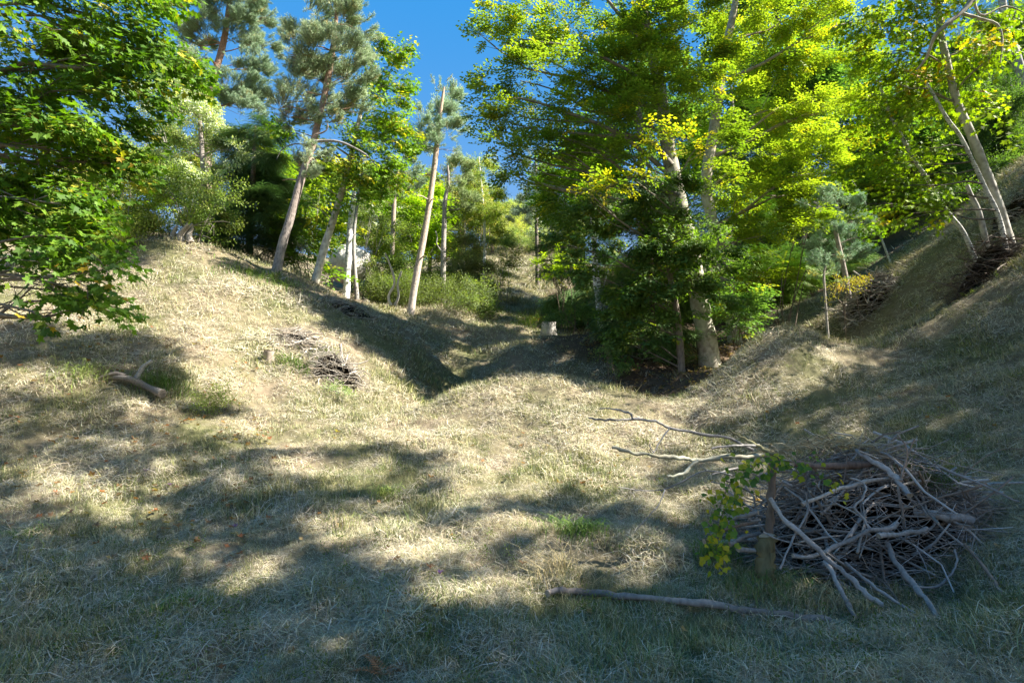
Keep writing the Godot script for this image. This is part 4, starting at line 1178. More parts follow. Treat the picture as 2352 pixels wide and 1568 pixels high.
func pile(label: String, at: Vector3, rx: float, rz: float, h: float, n: int, lmin: float, lmax: float, rmax: float, cols: Array, group: String, lean := 0.25) -> Node3D:
	var root := thing("brush_pile", label, "brush pile", onto(at), group)
	for k in n:
		var a := rr(0, TAU)
		var q := sqrt(rng.randf())
		var c := Vector3(cos(a) * q * rx, 0, sin(a) * q * rz)
		var top := h * (1.0 - q * q * 0.9) * sqrt(rng.randf())
		c.y = H(root.position.x + c.x, root.position.z + c.z) - root.position.y + maxf(top, 0.02)
		var dir := Vector3(rr(-1, 1), rr(-lean, lean), rr(-0.55, 0.55))
		dir.x = signf(dir.x) * maxf(absf(dir.x), 0.35)
		dir = dir.normalized()
		if rng.randf() < 0.25:
			dir = Vector3(rr(-0.5, 0.5), rr(-0.6, 0.2), 0.8).normalized()
		var ln := rr(lmin, lmax)
		var r := rmax * (0.18 + 0.82 * pow(rng.randf(), 1.7))
		stick(root, "stick", c - dir * ln * 0.5, c + dir * ln * 0.5, r, r * rr(0.35, 0.8), 0.09, cols[rng.randi() % cols.size()], "wood", 1 if rng.randf() < 0.4 else 0)
	# the dark core of rotting litter, then the fine twigs within
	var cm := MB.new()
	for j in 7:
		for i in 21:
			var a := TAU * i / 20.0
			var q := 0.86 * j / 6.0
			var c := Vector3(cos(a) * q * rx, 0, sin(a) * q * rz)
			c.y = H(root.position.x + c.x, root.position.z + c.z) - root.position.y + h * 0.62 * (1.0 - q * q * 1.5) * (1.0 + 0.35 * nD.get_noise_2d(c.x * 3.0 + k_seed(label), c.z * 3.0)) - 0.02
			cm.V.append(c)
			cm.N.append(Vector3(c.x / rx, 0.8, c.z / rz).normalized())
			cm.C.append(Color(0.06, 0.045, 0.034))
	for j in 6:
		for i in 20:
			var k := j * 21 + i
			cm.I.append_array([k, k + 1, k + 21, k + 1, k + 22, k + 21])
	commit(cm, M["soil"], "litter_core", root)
	var mb := MB.new()
	for k in n * 6:
		var a := rr(0, TAU)
		var q := sqrt(rng.randf())
		var c := Vector3(cos(a) * q * rx, 0, sin(a) * q * rz)
		c.y = H(root.position.x + c.x, root.position.z + c.z) - root.position.y + h * (1.0 - q * q * 0.9) * pow(rng.randf(), 0.7)
		var dir := rdir() * Vector3(1, 0.5, 0.8)
		var ln := rr(0.12, 0.4) * (0.5 + h * 0.6)
		var col: Color = cols[rng.randi() % cols.size()] * rr(0.6, 1.1)
		mb.tube([c - dir * ln, c + rdir() * ln * 0.2, c + dir * ln], [rmax * 0.2, rmax * 0.17, rmax * 0.07], 3, col, col, 0, false)
	var tw := commit(mb, M["wood"], "twigs", root)
	tw.set_meta("kind", "stuff")
	return root

# points read off enlarged parts of the photograph
func q4(p: Array) -> Array:
	return [1568.0 + 0.4 * p[0], 940.8 + 0.4 * p[1]]

func q3(p: Array) -> Array:
	return [1176.0 + 0.3749 * p[0], 862.4 + 0.3749 * p[1]]

func branch(called: String, label: String, lines: Array, col: Color, mat := "wood", cat := "branch", part := "limb") -> Node3D:
	# lines: [crop 3 or 4, distance at start, distance at end, radius px start, radius px end, points]
	var root: Node3D = null
	for l in lines:
		var pts := []
		var n: int = l[5].size()
		for i in n:
			var p: Array = q4(l[5][i]) if l[0] == 4 else q3(l[5][i])
			var dist := lerpf(l[1], l[2], i / maxf(n - 1.0, 1.0))
			var floor_ := ground_distance(p[0], p[1])
			if dist > floor_ - 0.03 or called == "fallen_log":
				dist = floor_ - 0.03
			pts.append(P(p[0], p[1], dist) + Vector3(0, 0.055 if called == "fallen_log" else 0.0, 0))
		if root == null:
			root = thing(called, label, cat, pts[0])
		var loc := []
		for p in pts:
			loc.append((p as Vector3) - root.position)
		loc = smooth(loc, 4)
		for i in loc.size():
			loc[i] = (loc[i] as Vector3) + rdir() * minf(l[3], 16.0) * 0.00012 * l[1]
		var s: float = 0.4 * l[1] / F if l[0] == 4 else 0.3749 * l[1] / F
		var rad := []
		for i in loc.size():
			rad.append(lerpf(l[3], l[4], i / (loc.size() - 1.0)) * s * rr(0.93, 1.07))
		var mb := MB.new()
		mb.uneven = 0.24 if l[3] < 21 else 0.05
		mb.tube(loc, rad, 8, col, col * 0.9, 0.13, true, Color(0.5, 0.42, 0.32))
		commit(mb, M[mat], part, root)
	return root

func build_wood() -> void:
	var grey := Color(0.36, 0.345, 0.33)
	var pale := Color(0.46, 0.44, 0.42)
	var brown := Color(0.32, 0.25, 0.2)
	# the great brush pile
	var c := P(1985, 1330, 5.55)
	pile("large grey brush pile of tangled sticks in the right foreground", c, 1.15, 0.6, 1.05, 285, 0.35, 1.3, 0.02, GREYS, "", 0.55)
	var hay := P(1900, 1020, 5.9)
	# distinct branches of it
	branch("forked_branch", "long forked bare branch reaching left from the top of the brush pile", [[3, 5.4, 4.9, 10, 5, [[1475, 460], [1340, 385], [1215, 368], [970, 320], [880, 280], [740, 268], [680, 268], [570, 272], [470, 262]]], [3, 4.9, 4.9, 8, 4, [[742, 268], [730, 240], [700, 222], [620, 205], [535, 200]]], [3, 5.0, 4.9, 5, 3, [[965, 322], [905, 410], [870, 470], [840, 455]]], [3, 4.9, 4.9, 4, 3, [[870, 470], [850, 445], [845, 415]]]], grey)
	branch("lichen_branch", "thick lichen covered branch with sunlit middle reaching left below the forked one", [[3, 5.3, 4.9, 15, 9, [[1560, 492], [1400, 495], [1270, 500], [1130, 520], [1050, 502], [930, 497], [850, 488], [740, 470], [620, 443]]], [3, 5.0, 4.9, 11, 9, [[1140, 525], [1090, 555], [1080, 585], [1030, 605], [950, 622]]]], Color(0.55, 0.55, 0.46), "beech")
	branch("thin_twig", "thin angular twig drooping left of the brush pile", [[3, 5.1, 4.8, 5, 2, [[1350, 612], [1190, 582], [1060, 640], [940, 695], [860, 705], [760, 700], [650, 680]]], [3, 5.0, 5.0, 4, 3, [[1190, 582], [1150, 545]]], [3, 4.9, 4.7, 4, 1.5, [[937, 698], [900, 790], [820, 880], [750, 960]]]], grey)
	branch("mossy_branch", "short mossy branch leaning over the top of the cut post", [[3, 5.2, 5.4, 14, 5, [[1645, 505], [1560, 460], [1480, 415], [1400, 375], [1320, 330]]]], Color(0.28, 0.26, 0.14))
	branch("upright_post", "dark upright cut stem standing in the brush pile behind the ivy", [[3, 5.05, 5.05, 23, 22, [[1585, 1010], [1582, 880], [1592, 700], [1602, 512]]]], Color(0.24, 0.19, 0.15), "bark", "post", "stem")
	branch("mossy_stump", "mossy cut stump at the left foot of the brush pile", [[3, 4.95, 4.95, 56, 50, [[1550, 1240], [1556, 1150], [1556, 1060], [1562, 985]]]], Color(0.24, 0.22, 0.12), "bark", "stump", "stem")
	branch("curved_branch", "smooth curved branch lying across the front of the brush pile", [[4, 4.75, 4.95, 11, 13, [[630, 835], [740, 842], [850, 800], [980, 740], [1080, 690], [1180, 685], [1235, 655]]]], grey)
	branch("straight_branch", "straight grey branch under the curved one at the pile front", [[4, 4.85, 4.95, 15, 13, [[1130, 728], [1280, 710], [1405, 688]]]], pale)
	branch("long_branch", "long branch sliding from the pile to the bottom right corner", [[4, 4.9, 3.95, 16, 11, [[1175, 775], [1230, 880], [1330, 1010], [1390, 1080], [1470, 1200], [1560, 1300], [1640, 1370], [1760, 1450]]], [4, 4.7, 4.8, 8, 5, [[1345, 1015], [1430, 1022], [1500, 990], [1560, 920], [1577, 860], [1565, 800]]]], grey)
	branch("slanting_branch", "pale branch slanting down across the pile from the post", [[4, 4.95, 4.4, 13, 13, [[510, 515], [570, 610], [700, 730], [850, 870], [960, 960], [1060, 1060], [1160, 1122]]]], pale)
	branch("slanting_branch", "broken branch pointing steeply down below the pile front", [[4, 4.7, 4.35, 14, 11, [[820, 870], [880, 970], [940, 1090], [990, 1190]]]], grey)
	branch("slanting_branch", "thinner branch slanting down right of the broken one", [[4, 4.75, 4.3, 11, 5, [[940, 880], [1030, 960], [1150, 1050], [1300, 1150], [1420, 1190]]]], grey)
	branch("straight_branch", "bare rod lying across the upper middle of the pile", [[4, 5.0, 5.2, 12, 9, [[690, 548], [860, 470], [1050, 415], [1205, 390]]]], Color(0.5, 0.46, 0.42))
	branch("split_branch", "split grey branch falling from the pile top to the right", [[4, 5.4, 5.0, 13, 16, [[1000, 240], [1060, 275], [1180, 350], [1260, 430], [1310, 492]]]], pale)
	branch("cut_log", "weathered log with cut end at the right of the pile", [[4, 5.2, 5.1, 17, 25, [[1330, 590], [1430, 600], [1520, 615], [1670, 634]]]], pale, "wood", "log", "log")
	branch("cut_log", "brown log lying in the grass behind the right of the pile", [[4, 5.7, 5.5, 20, 20, [[1490, 500], [1630, 540], [1785, 572]]], [4, 5.75, 5.6, 17, 15, [[1670, 515], [1740, 528], [1835, 542]]]], Color(0.45, 0.38, 0.32), "wood", "log", "log")
	branch("dark_log", "dark rotten log under the top of the pile", [[4, 5.3, 5.3, 18, 20, [[640, 312], [800, 320], [960, 318], [1110, 308]]]], Color(0.22, 0.16, 0.13), "bark", "log", "log")
	branch("arching_twig", "long thin arching branch trailing off the pile to the right", [[4, 5.5, 4.9, 8, 5, [[1300, 280], [1450, 320], [1600, 380], [1750, 440], [1935, 532]]]], grey)
	branch("arching_twig", "hair thin twig arching to the right edge", [[4, 5.2, 5.0, 3, 2, [[1615, 375], [1700, 300], [1820, 232], [1965, 225]]]], brown)
	branch("upright_twig", "crooked dark twig standing up from the pile top", [[4, 5.0, 5.2, 9, 4, [[1280, 690], [1255, 540], [1243, 440], [1290, 270], [1335, 170]]], [4, 5.15, 5.15, 4, 3, [[1290, 290], [1285, 215], [1245, 160], [1200, 180]]]], brown)
	branch("wavy_branch", "forked wavy branch at the middle of the pile", [[4, 4.9, 5.1, 8, 5, [[1080, 682], [1030, 610], [990, 560], [1040, 500], [1050, 430], [960, 390]]], [4, 4.95, 5.0, 5, 4, [[990, 560], [920, 560], [860, 520]]]], pale)
	branch("thin_rod", "thin rod leaning against the post side of the pile", [[4, 4.75, 4.95, 6, 5, [[560, 915], [640, 730], [720, 590], [705, 480]]]], grey)
	branch("thin_rod", "thin pale twig running low across the pile front", [[4, 4.85, 4.8, 6, 4, [[465, 705], [600, 760], [800, 792]]]], pale)
	branch("trailing_branch", "dark branch trailing down the right end of the pile", [[4, 4.8, 4.3, 9, 5, [[1620, 770], [1700, 860], [1790, 980], [1860, 1100], [1890, 1245]]]], brown)
	branch("short_log", "short split log sticking out at the left of the pile", [[4, 5.1, 5.0, 12, 13, [[270, 625], [350, 610], [440, 590]]], [4, 5.05, 5.0, 9, 9, [[365, 600], [400, 635], [445, 628]]]], pale, "wood", "log", "log")
	branch("short_log", "grey stub under the ivy at the left of the pile", [[4, 4.95, 5.1, 13, 13, [[275, 775], [340, 735], [440, 710]]]], grey, "wood", "log", "log")
	branch("short_log", "small cut billet low at the left foot of the pile", [[4, 4.85, 4.95, 14, 14, [[318, 808], [412, 806]]]], pale, "wood", "log", "log")
	branch("splintered_stick", "splintered dark stick poking left behind the ivy", [[4, 5.2, 4.9, 9, 12, [[420, 640], [250, 690], [120, 755]]]], brown)
	branch("splintered_stick", "thin white ended sticks poking left above the ivy", [[4, 5.3, 5.1, 9, 5, [[440, 205], [330, 205], [170, 220]]], [4, 5.3, 5.1, 8, 5, [[420, 315], [300, 340], [170, 370]]]], pale)
	# long log in front
	var lg := branch("fallen_log", "long bark covered log lying in the grass in front of the pile", [[3, 4.72, 4.5, 20, 19, [[218, 1385], [300, 1362], [480, 1375], [700, 1395], [1000, 1420], [1250, 1450], [1500, 1490], [1700, 1520], [1960, 1548]]]], Color(0.36, 0.31, 0.27), "bark", "log", "log")
	# ivy: each leaf its own
	var iv := thing("ivy_vine", "ivy vine with green and yellow leaves hanging before the post", "vine", P(1760, 1070, 4.85))
	var im := MB.new()
	leaf(im, IVY, Vector3.ZERO, Basis(), 1.0, Color(1, 1, 1), 0.1)
	var imesh := im.mesh()
	var ims := []
	for cc in [Color(0.08, 0.18, 0.04), Color(0.16, 0.28, 0.04), Color(0.3, 0.36, 0.04), Color(0.55, 0.48, 0.04)]:
		var m: StandardMaterial3D = M["leaf"].duplicate()
		m.albedo_color = (cc as Color).linear_to_srgb()
		ims.append(m)
	var vines := [[[640, 300], [530, 290], [430, 310], [360, 360], [290, 400], [250, 470], [215, 560], [215, 640], [205, 720], [195, 790], [180, 880]], [[540, 310], [640, 330], [760, 350], [860, 380], [880, 480]], [[215, 640], [250, 560], [320, 500], [340, 470]]]
	for vi in vines:
		var line := []
		for p in vi:
			var q := q4(p)
			line.append(P(q[0], q[1], 4.82) - iv.position)
		line = smooth(line, 5)
		var vm := MB.new()
		var vr := []
		for k in line.size():
			vr.append(0.004 * (1.0 - 0.6 * k / line.size()))
		vm.tube(line, vr, 5, Color(0.25, 0.2, 0.12), Color(0.25, 0.22, 0.1), 0, false)
		commit(vm, M["wood"], "stem", iv)
		for k in line.size():
			for j in (5 if vi.size() > 6 else 2):
				var o := MeshInstance3D.new()
				o.name = "leaf"
				o.mesh = imesh
				var w := clampf(rng.randf() + (0.35 if k > line.size() * 0.75 else 0.0), 0, 1)
				o.material_override = ims[0 if w < 0.25 else 1 if w < 0.62 else 2 if w < 0.85 else 3]
				var dir := Vector3(rr(-1.0, 1.0), rr(-1.1, 0.1), rr(-0.3, 0.8))
				o.transform = Transform3D(basis_from(dir, Vector3(rr(-0.8, 0.8), rr(0.2, 1.2), rr(0.2, 1)), rr(0.035, 0.08)), (line[k] as Vector3) + Vector3(rng.randfn() * 0.07, rng.randfn() * 0.05, rr(-0.05, 0.12)))
				iv.add_child(o, true)
	# brush piles on the left mound
	var lp := [Color(0.7, 0.64, 0.55), Color(0.6, 0.54, 0.46), Color(0.78, 0.73, 0.65), Color(0.45, 0.38, 0.3)]
	pile("upper stack of pale sticks on the left mound above the cut stump", P(690, 790, 12.1), 0.5, 0.3, 0.42, 60, 0.35, 0.9, 0.022, lp, "brush piles on the left mound", 0.15)
	pile("larger heap of earth and pale twigs on the left mound by the stake", P(772, 872, 11.5), 0.62, 0.4, 0.62, 80, 0.25, 0.8, 0.016, lp, "brush piles on the left mound", 0.5)
	pile("small scatter of dry twigs below the heaps on the left mound", P(762, 912, 10.9), 0.25, 0.15, 0.08, 16, 0.15, 0.4, 0.01, lp, "brush piles on the left mound", 0.3)
	var st := thing("wooden_stake", "short grey wooden stake standing by the heap on the left mound", "stake", onto(P(786, 800, 12.0)))
	stick(st, "stake", Vector3(0.03, -0.1, 0), Vector3(-0.05, 0.4, 0), 0.032, 0.03, 0.01, Color(0.5, 0.46, 0.42))
	st = thing("long_stick", "long thin stick lying left of the upper stick stack", "stick", onto(P(650, 790, 12.0), 0.05))
	stick(st, "stick", Vector3(-0.45, 0.06, 0), Vector3(0.35, -0.02, 0.05), 0.012, 0.018, 0.04, Color(0.5, 0.46, 0.42))
	stump("cut_stump", "small reddish cut stump in green grass left of the heaps", onto(P(616, 828, 11.3)), 0.1, 0.24, Color(0.42, 0.36, 0.3), Color(0.62, 0.36, 0.24), 0.25)
	stump("grey_stump", "round grey stump where the central hump meets the path", onto(P(1260, 768, 20.2)), 0.27, 0.5, Color(0.6, 0.58, 0.53), Color(0.5, 0.47, 0.42), 0.1)
	stump("low_stump", "little weathered stump sunk in the sunlit grass", onto(P(800, 984, 9.4)), 0.06, 0.06, Color(0.42, 0.38, 0.3), Color(0.5, 0.45, 0.36), 0.3)
	stump("dark_stump", "small dark hollow stump in the shaded grass", onto(P(528, 1146, 6.6)), 0.06, 0.05, Color(0.1, 0.09, 0.08), Color(0.06, 0.05, 0.05), 0.2)
	# split fallen log left
	var fl := thing("forked_log", "weathered forked log lying in the shaded patch on the left", "log", onto(P(300, 880, 9.0), 0.06))
	limb_px(fl, "log", [[372, 904, -0.25], [340, 890], [310, 876], [285, 868], [250, 868, 0.1], [205, 876, 0.2]], 8.95, "wood", Color(0.34, 0.30, 0.26), 0.065, 0.03)
	limb_px(fl, "fork", [[310, 874], [318, 858], [330, 840], [348, 828]], 9.05, "wood", Color(0.62, 0.62, 0.62), 0.05, 0.02)
	limb_px(fl, "splinter", [[285, 866], [268, 858], [240, 864], [222, 872]], 9.0, "bark", Color(0.36, 0.31, 0.27), 0.05, 0.015)
	# brush on the right bank
	var rp := [Color(0.62, 0.57, 0.5), Color(0.5, 0.44, 0.38), Color(0.72, 0.67, 0.6), Color(0.3, 0.24, 0.2)]
	pile("sunlit brush pile of bleached branches right of the young pine", P(1990, 640, 14.9), 0.75, 0.45, 0.75, 110, 0.4, 1.3, 0.025, rp, "brush piles on the right bank", 0.3)
	pile("dark brush heap at the foot of the thick leaning trunk", P(2262, 625, 11.0), 0.75, 0.5, 0.7, 100, 0.4, 1.2, 0.016, [Color(0.2, 0.15, 0.12), Color(0.14, 0.1, 0.08), Color(0.28, 0.24, 0.2)], "brush piles on the right bank", 0.5)
	pile("bleached cut sticks scattered high on the right bank edge", P(2330, 455, 12.6), 0.9, 0.6, 0.15, 60, 0.3, 0.9, 0.016, rp, "brush piles on the right bank", 0.2)
	# cut twigs on the shaded flank of the mound
	pile("fine dark cut twigs strewn on the shaded flank of the mound", P(800, 740, 15.2), 0.7, 0.5, 0.1, 50, 0.3, 0.8, 0.012, rp, "", 0.2)

func stump(called: String, label: String, at: Vector3, r: float, h: float, side: Color, top: Color, lean: float) -> void:
	var root := thing(called, label, "stump", at)
	var mb := MB.new()
	var tip := Vector3(lean * 0.2 * h, h, lean * 0.9 * h)
	mb.tube([Vector3(0, -0.1, 0), Vector3(0, h * 0.25, 0), tip * 0.8, tip], [r * 1.35, r * 1.08, r, r * 0.95], 12, side, side, 0.06, false)
	commit(mb, M["bark"], "stem", root)
	var cap := MB.new()
	var pts := []
	for k in 14:
		var a := TAU * k / 14.0
		pts.append(tip + Vector3(cos(a), 0.02 * sin(a * 3.0) - lean * 0.2 * cos(a), sin(a)).normalized() * r * rr(0.9, 0.97) + Vector3(0, 0.004, 0))
	for k in 14:
		cap.tri(tip + Vector3(0, 0.006, 0), pts[k], pts[(k + 1) % 14], top)
	commit(cap, M["wood"], "cut_face", root)

# ------------------------------------------------------------------ grass and small plants
# blades of one tuft as loose triangles: curved ones near the viewer, straight slivers farther off
func tuft(n: int, spread: float, l0: float, l1: float, lean0: float, lean1: float, wid: float, curved: bool, tint: Color, other: Color) -> MB:
	var mb := MB.new()
	for k in n:
		var a := rr(0, TAU)
		var q := sqrt(rng.randf()) * spread
		var o := Vector3(cos(a) * q, -0.01, sin(a) * q)
		var az := rr(0, TAU)
		var ln := rr(l0, l1)
		var lean := rr(lean0, lean1)
		var side := Vector3(-sin(az), 0, cos(az)) * wid * rr(0.6, 1.2)
		var f := Vector3(cos(az), 0, sin(az))
		var d0 := (f * sin(lean) + Vector3.UP * cos(lean)) * ln
		var d1 := (f * sin(lean + 0.5) + Vector3.UP * cos(lean + 0.5)) * ln
		var p1 := o + d0 * 0.5
		var p2 := p1 + d1 * 0.5
		p1.y = maxf(p1.y, 0.008)
		p2.y = maxf(p2.y, 0.006)
		if lean > 1.1:
			o.y = rr(0.0, 0.05); p1.y += o.y; p2.y += o.y * 0.6
		var col := tint.lerp(other, pow(rng.randf(), 1.7)) * shade_of(0.42, 1.36)
		if curved:
			mb.tri(o - side, p1 - side * 0.8, o + side, col)
			mb.tri(o + side, p1 - side * 0.8, p1 + side * 0.8, col)
			mb.tri(p1 - side * 0.8, p2, p1 + side * 0.8, col)
		else:
			mb.tri(o - side, p2.lerp(o + d0, 0.5), o + side, col)
	return mb

func build_grass() -> void:
	var straw := [Color(0.455, 0.40, 0.295), Color(0.60, 0.55, 0.445), Color(0.32, 0.265, 0.19), Color(0.50, 0.46, 0.33)]
	var greens := [Color(0.15, 0.20, 0.05), Color(0.24, 0.275, 0.085), Color(0.10, 0.155, 0.04), Color(0.32, 0.32, 0.12)]
	# kind: 0 dry standing, 1 green, 2 hay; reach: 0 near, 1 middle, 2 far
	var bank := {}
	for reach in 3:
		var wid: float = [0.0019, 0.0042, 0.008][reach]
		for tint in 4:
			for k in 3:
				bank[[0, reach, tint, k]] = tuft([28, 24, 20][reach], [0.13, 0.17, 0.28][reach], 0.05, [0.15, 0.16, 0.2][reach], 0.35, 1.4, wid, reach == 0, straw[tint], greens[3])
				bank[[1, reach, tint, k]] = tuft([26, 22, 18][reach], [0.10, 0.14, 0.26][reach], 0.06, [0.16, 0.16, 0.19][reach], 0.05, 0.85, wid * 1.1, reach == 0, greens[tint], straw[3])
				bank[[2, reach, tint, k]] = tuft([28, 24, 20][reach], [0.18, 0.22, 0.32][reach], 0.07, [0.2, 0.22, 0.27][reach], 1.15, 1.6, wid * 0.85, reach == 0, straw[tint], straw[1])
	var outs := [MB.new(), MB.new(), MB.new()]
	for i in 72000:
		var d := 2.9 * pow(30.0 / 2.9, pow(rng.randf(), 0.85))
		if i % 9 == 0:
			d = rr(20.0, 54.0)
		var x := rr(-1.12, 1.12) * d
		if d > 24.0:
			x = rr(-0.08, 0.10) * d
		var z := -d
		if rng.randf() < wood_floor(x, z) * 0.93:
			continue
		var g := nG.get_noise_2d(x, z) + 0.5 * nG.get_noise_2d(x * 3.1 + 50.0, z * 3.1)
		var bare := nG.get_noise_2d(x * 1.9 + 200.0, z * 1.9)
		if bare > 0.2 and rng.randf() < 0.5:
			continue
		var s := 0
		var sel := rng.randf()
		if sel < 0.3 + g * 1.15:
			s = 1
		elif sel > 0.66:
			s = 2
		var reach := 0 if d < 7.5 else 1 if d < 14.0 else 2
		var sc := rr(0.7, 1.2) * (1.0 + 0.9 * nG.get_noise_2d(x * 1.4 - 300.0, z * 1.4)) * (1.0 if reach == 0 else clampf(d / 10.0, 0.85, 1.2) if reach == 1 else clampf(d / 18.0, 0.85, 1.8))
		var y := H(x, z)
		var e := 0.15
		var nn := Vector3(H(x - e, z) - H(x + e, z), 2 * e, H(x, z - e) - H(x, z + e)).normalized()
		var up := nn.lerp(Vector3.UP, 0.5 if s == 1 else 0.15)
		var a := rr(0, TAU)
		var f := Vector3(cos(a), 0, sin(a))
		var b := basis_from(f - up * f.dot(up), up, 1.0)
		var m: MB = bank[[s, reach, rng.randi() % 4, rng.randi() % 3]]
		var o: MB = outs[s]
		o.V.append_array(Transform3D(b.scaled(Vector3.ONE * sc), Vector3(x, y, z)) * m.V)
		o.N.append_array(Transform3D(b, Vector3.ZERO) * m.N)
		o.C.append_array(m.C)
	var names := ["dry_grass", "green_grass", "hay"]
	var what := ["dry mown grass over the meadow", "short green grass tufts among the dry grass", "loose cut hay lying on the meadow"]
	for s in 3:
		(outs[s] as MB).I = PackedInt32Array(range((outs[s] as MB).V.size()))
		tag(commit(outs[s], M["grass"], names[s], self), what[s], "grass", "", "stuff")

func tussock(label: String, u: float, v: float, d: float, n: int, ln: float, w: float, col: Color, col2: Color, spread: float, dirx := 0.0) -> void:
	var root := MeshInstance3D.new()
	root.name = numbered("grass_tussock")
	var mb := MB.new()
	for k in n:
		var q := Vector3(rng.randfn() * spread, 0, rng.randfn() * spread * 0.6)
		var base := onto(P(u, v, d))
		var o := Vector3(q.x, H(base.x + q.x, base.z + q.z) - base.y, q.z)
		var az := rr(0, TAU)
		var f := Vector3(cos(az) + dirx, 0, sin(az)).normalized()
		var side := f.cross(Vector3.UP) * w
		var l := ln * rr(0.6, 1.2)
		var c := col.lerp(col2, rng.randf())
		var p1 := o + (Vector3.UP + f * 0.35) * l * 0.4
		var p2 := p1 + (Vector3.UP * 0.35 + f) * l * 0.35
		var p3 := p2 + (Vector3.UP * -0.35 + f) * l * 0.3
		mb.tri(o - side, p1 - side, o + side, c); mb.tri(o + side, p1 - side, p1 + side, c)
		mb.tri(p1 - side, p2 - side * 0.8, p1 + side, c); mb.tri(p1 + side, p2 - side * 0.8, p2 + side * 0.8, c)
		mb.tri(p2 - side * 0.8, p3, p2 + side * 0.8, c)
	root.mesh = mb.mesh()
	root.material_override = M["grass"]
	add_child(root)
	root.position = onto(P(u, v, d))
	tag(root, label, "grass tuft", "", "stuff")

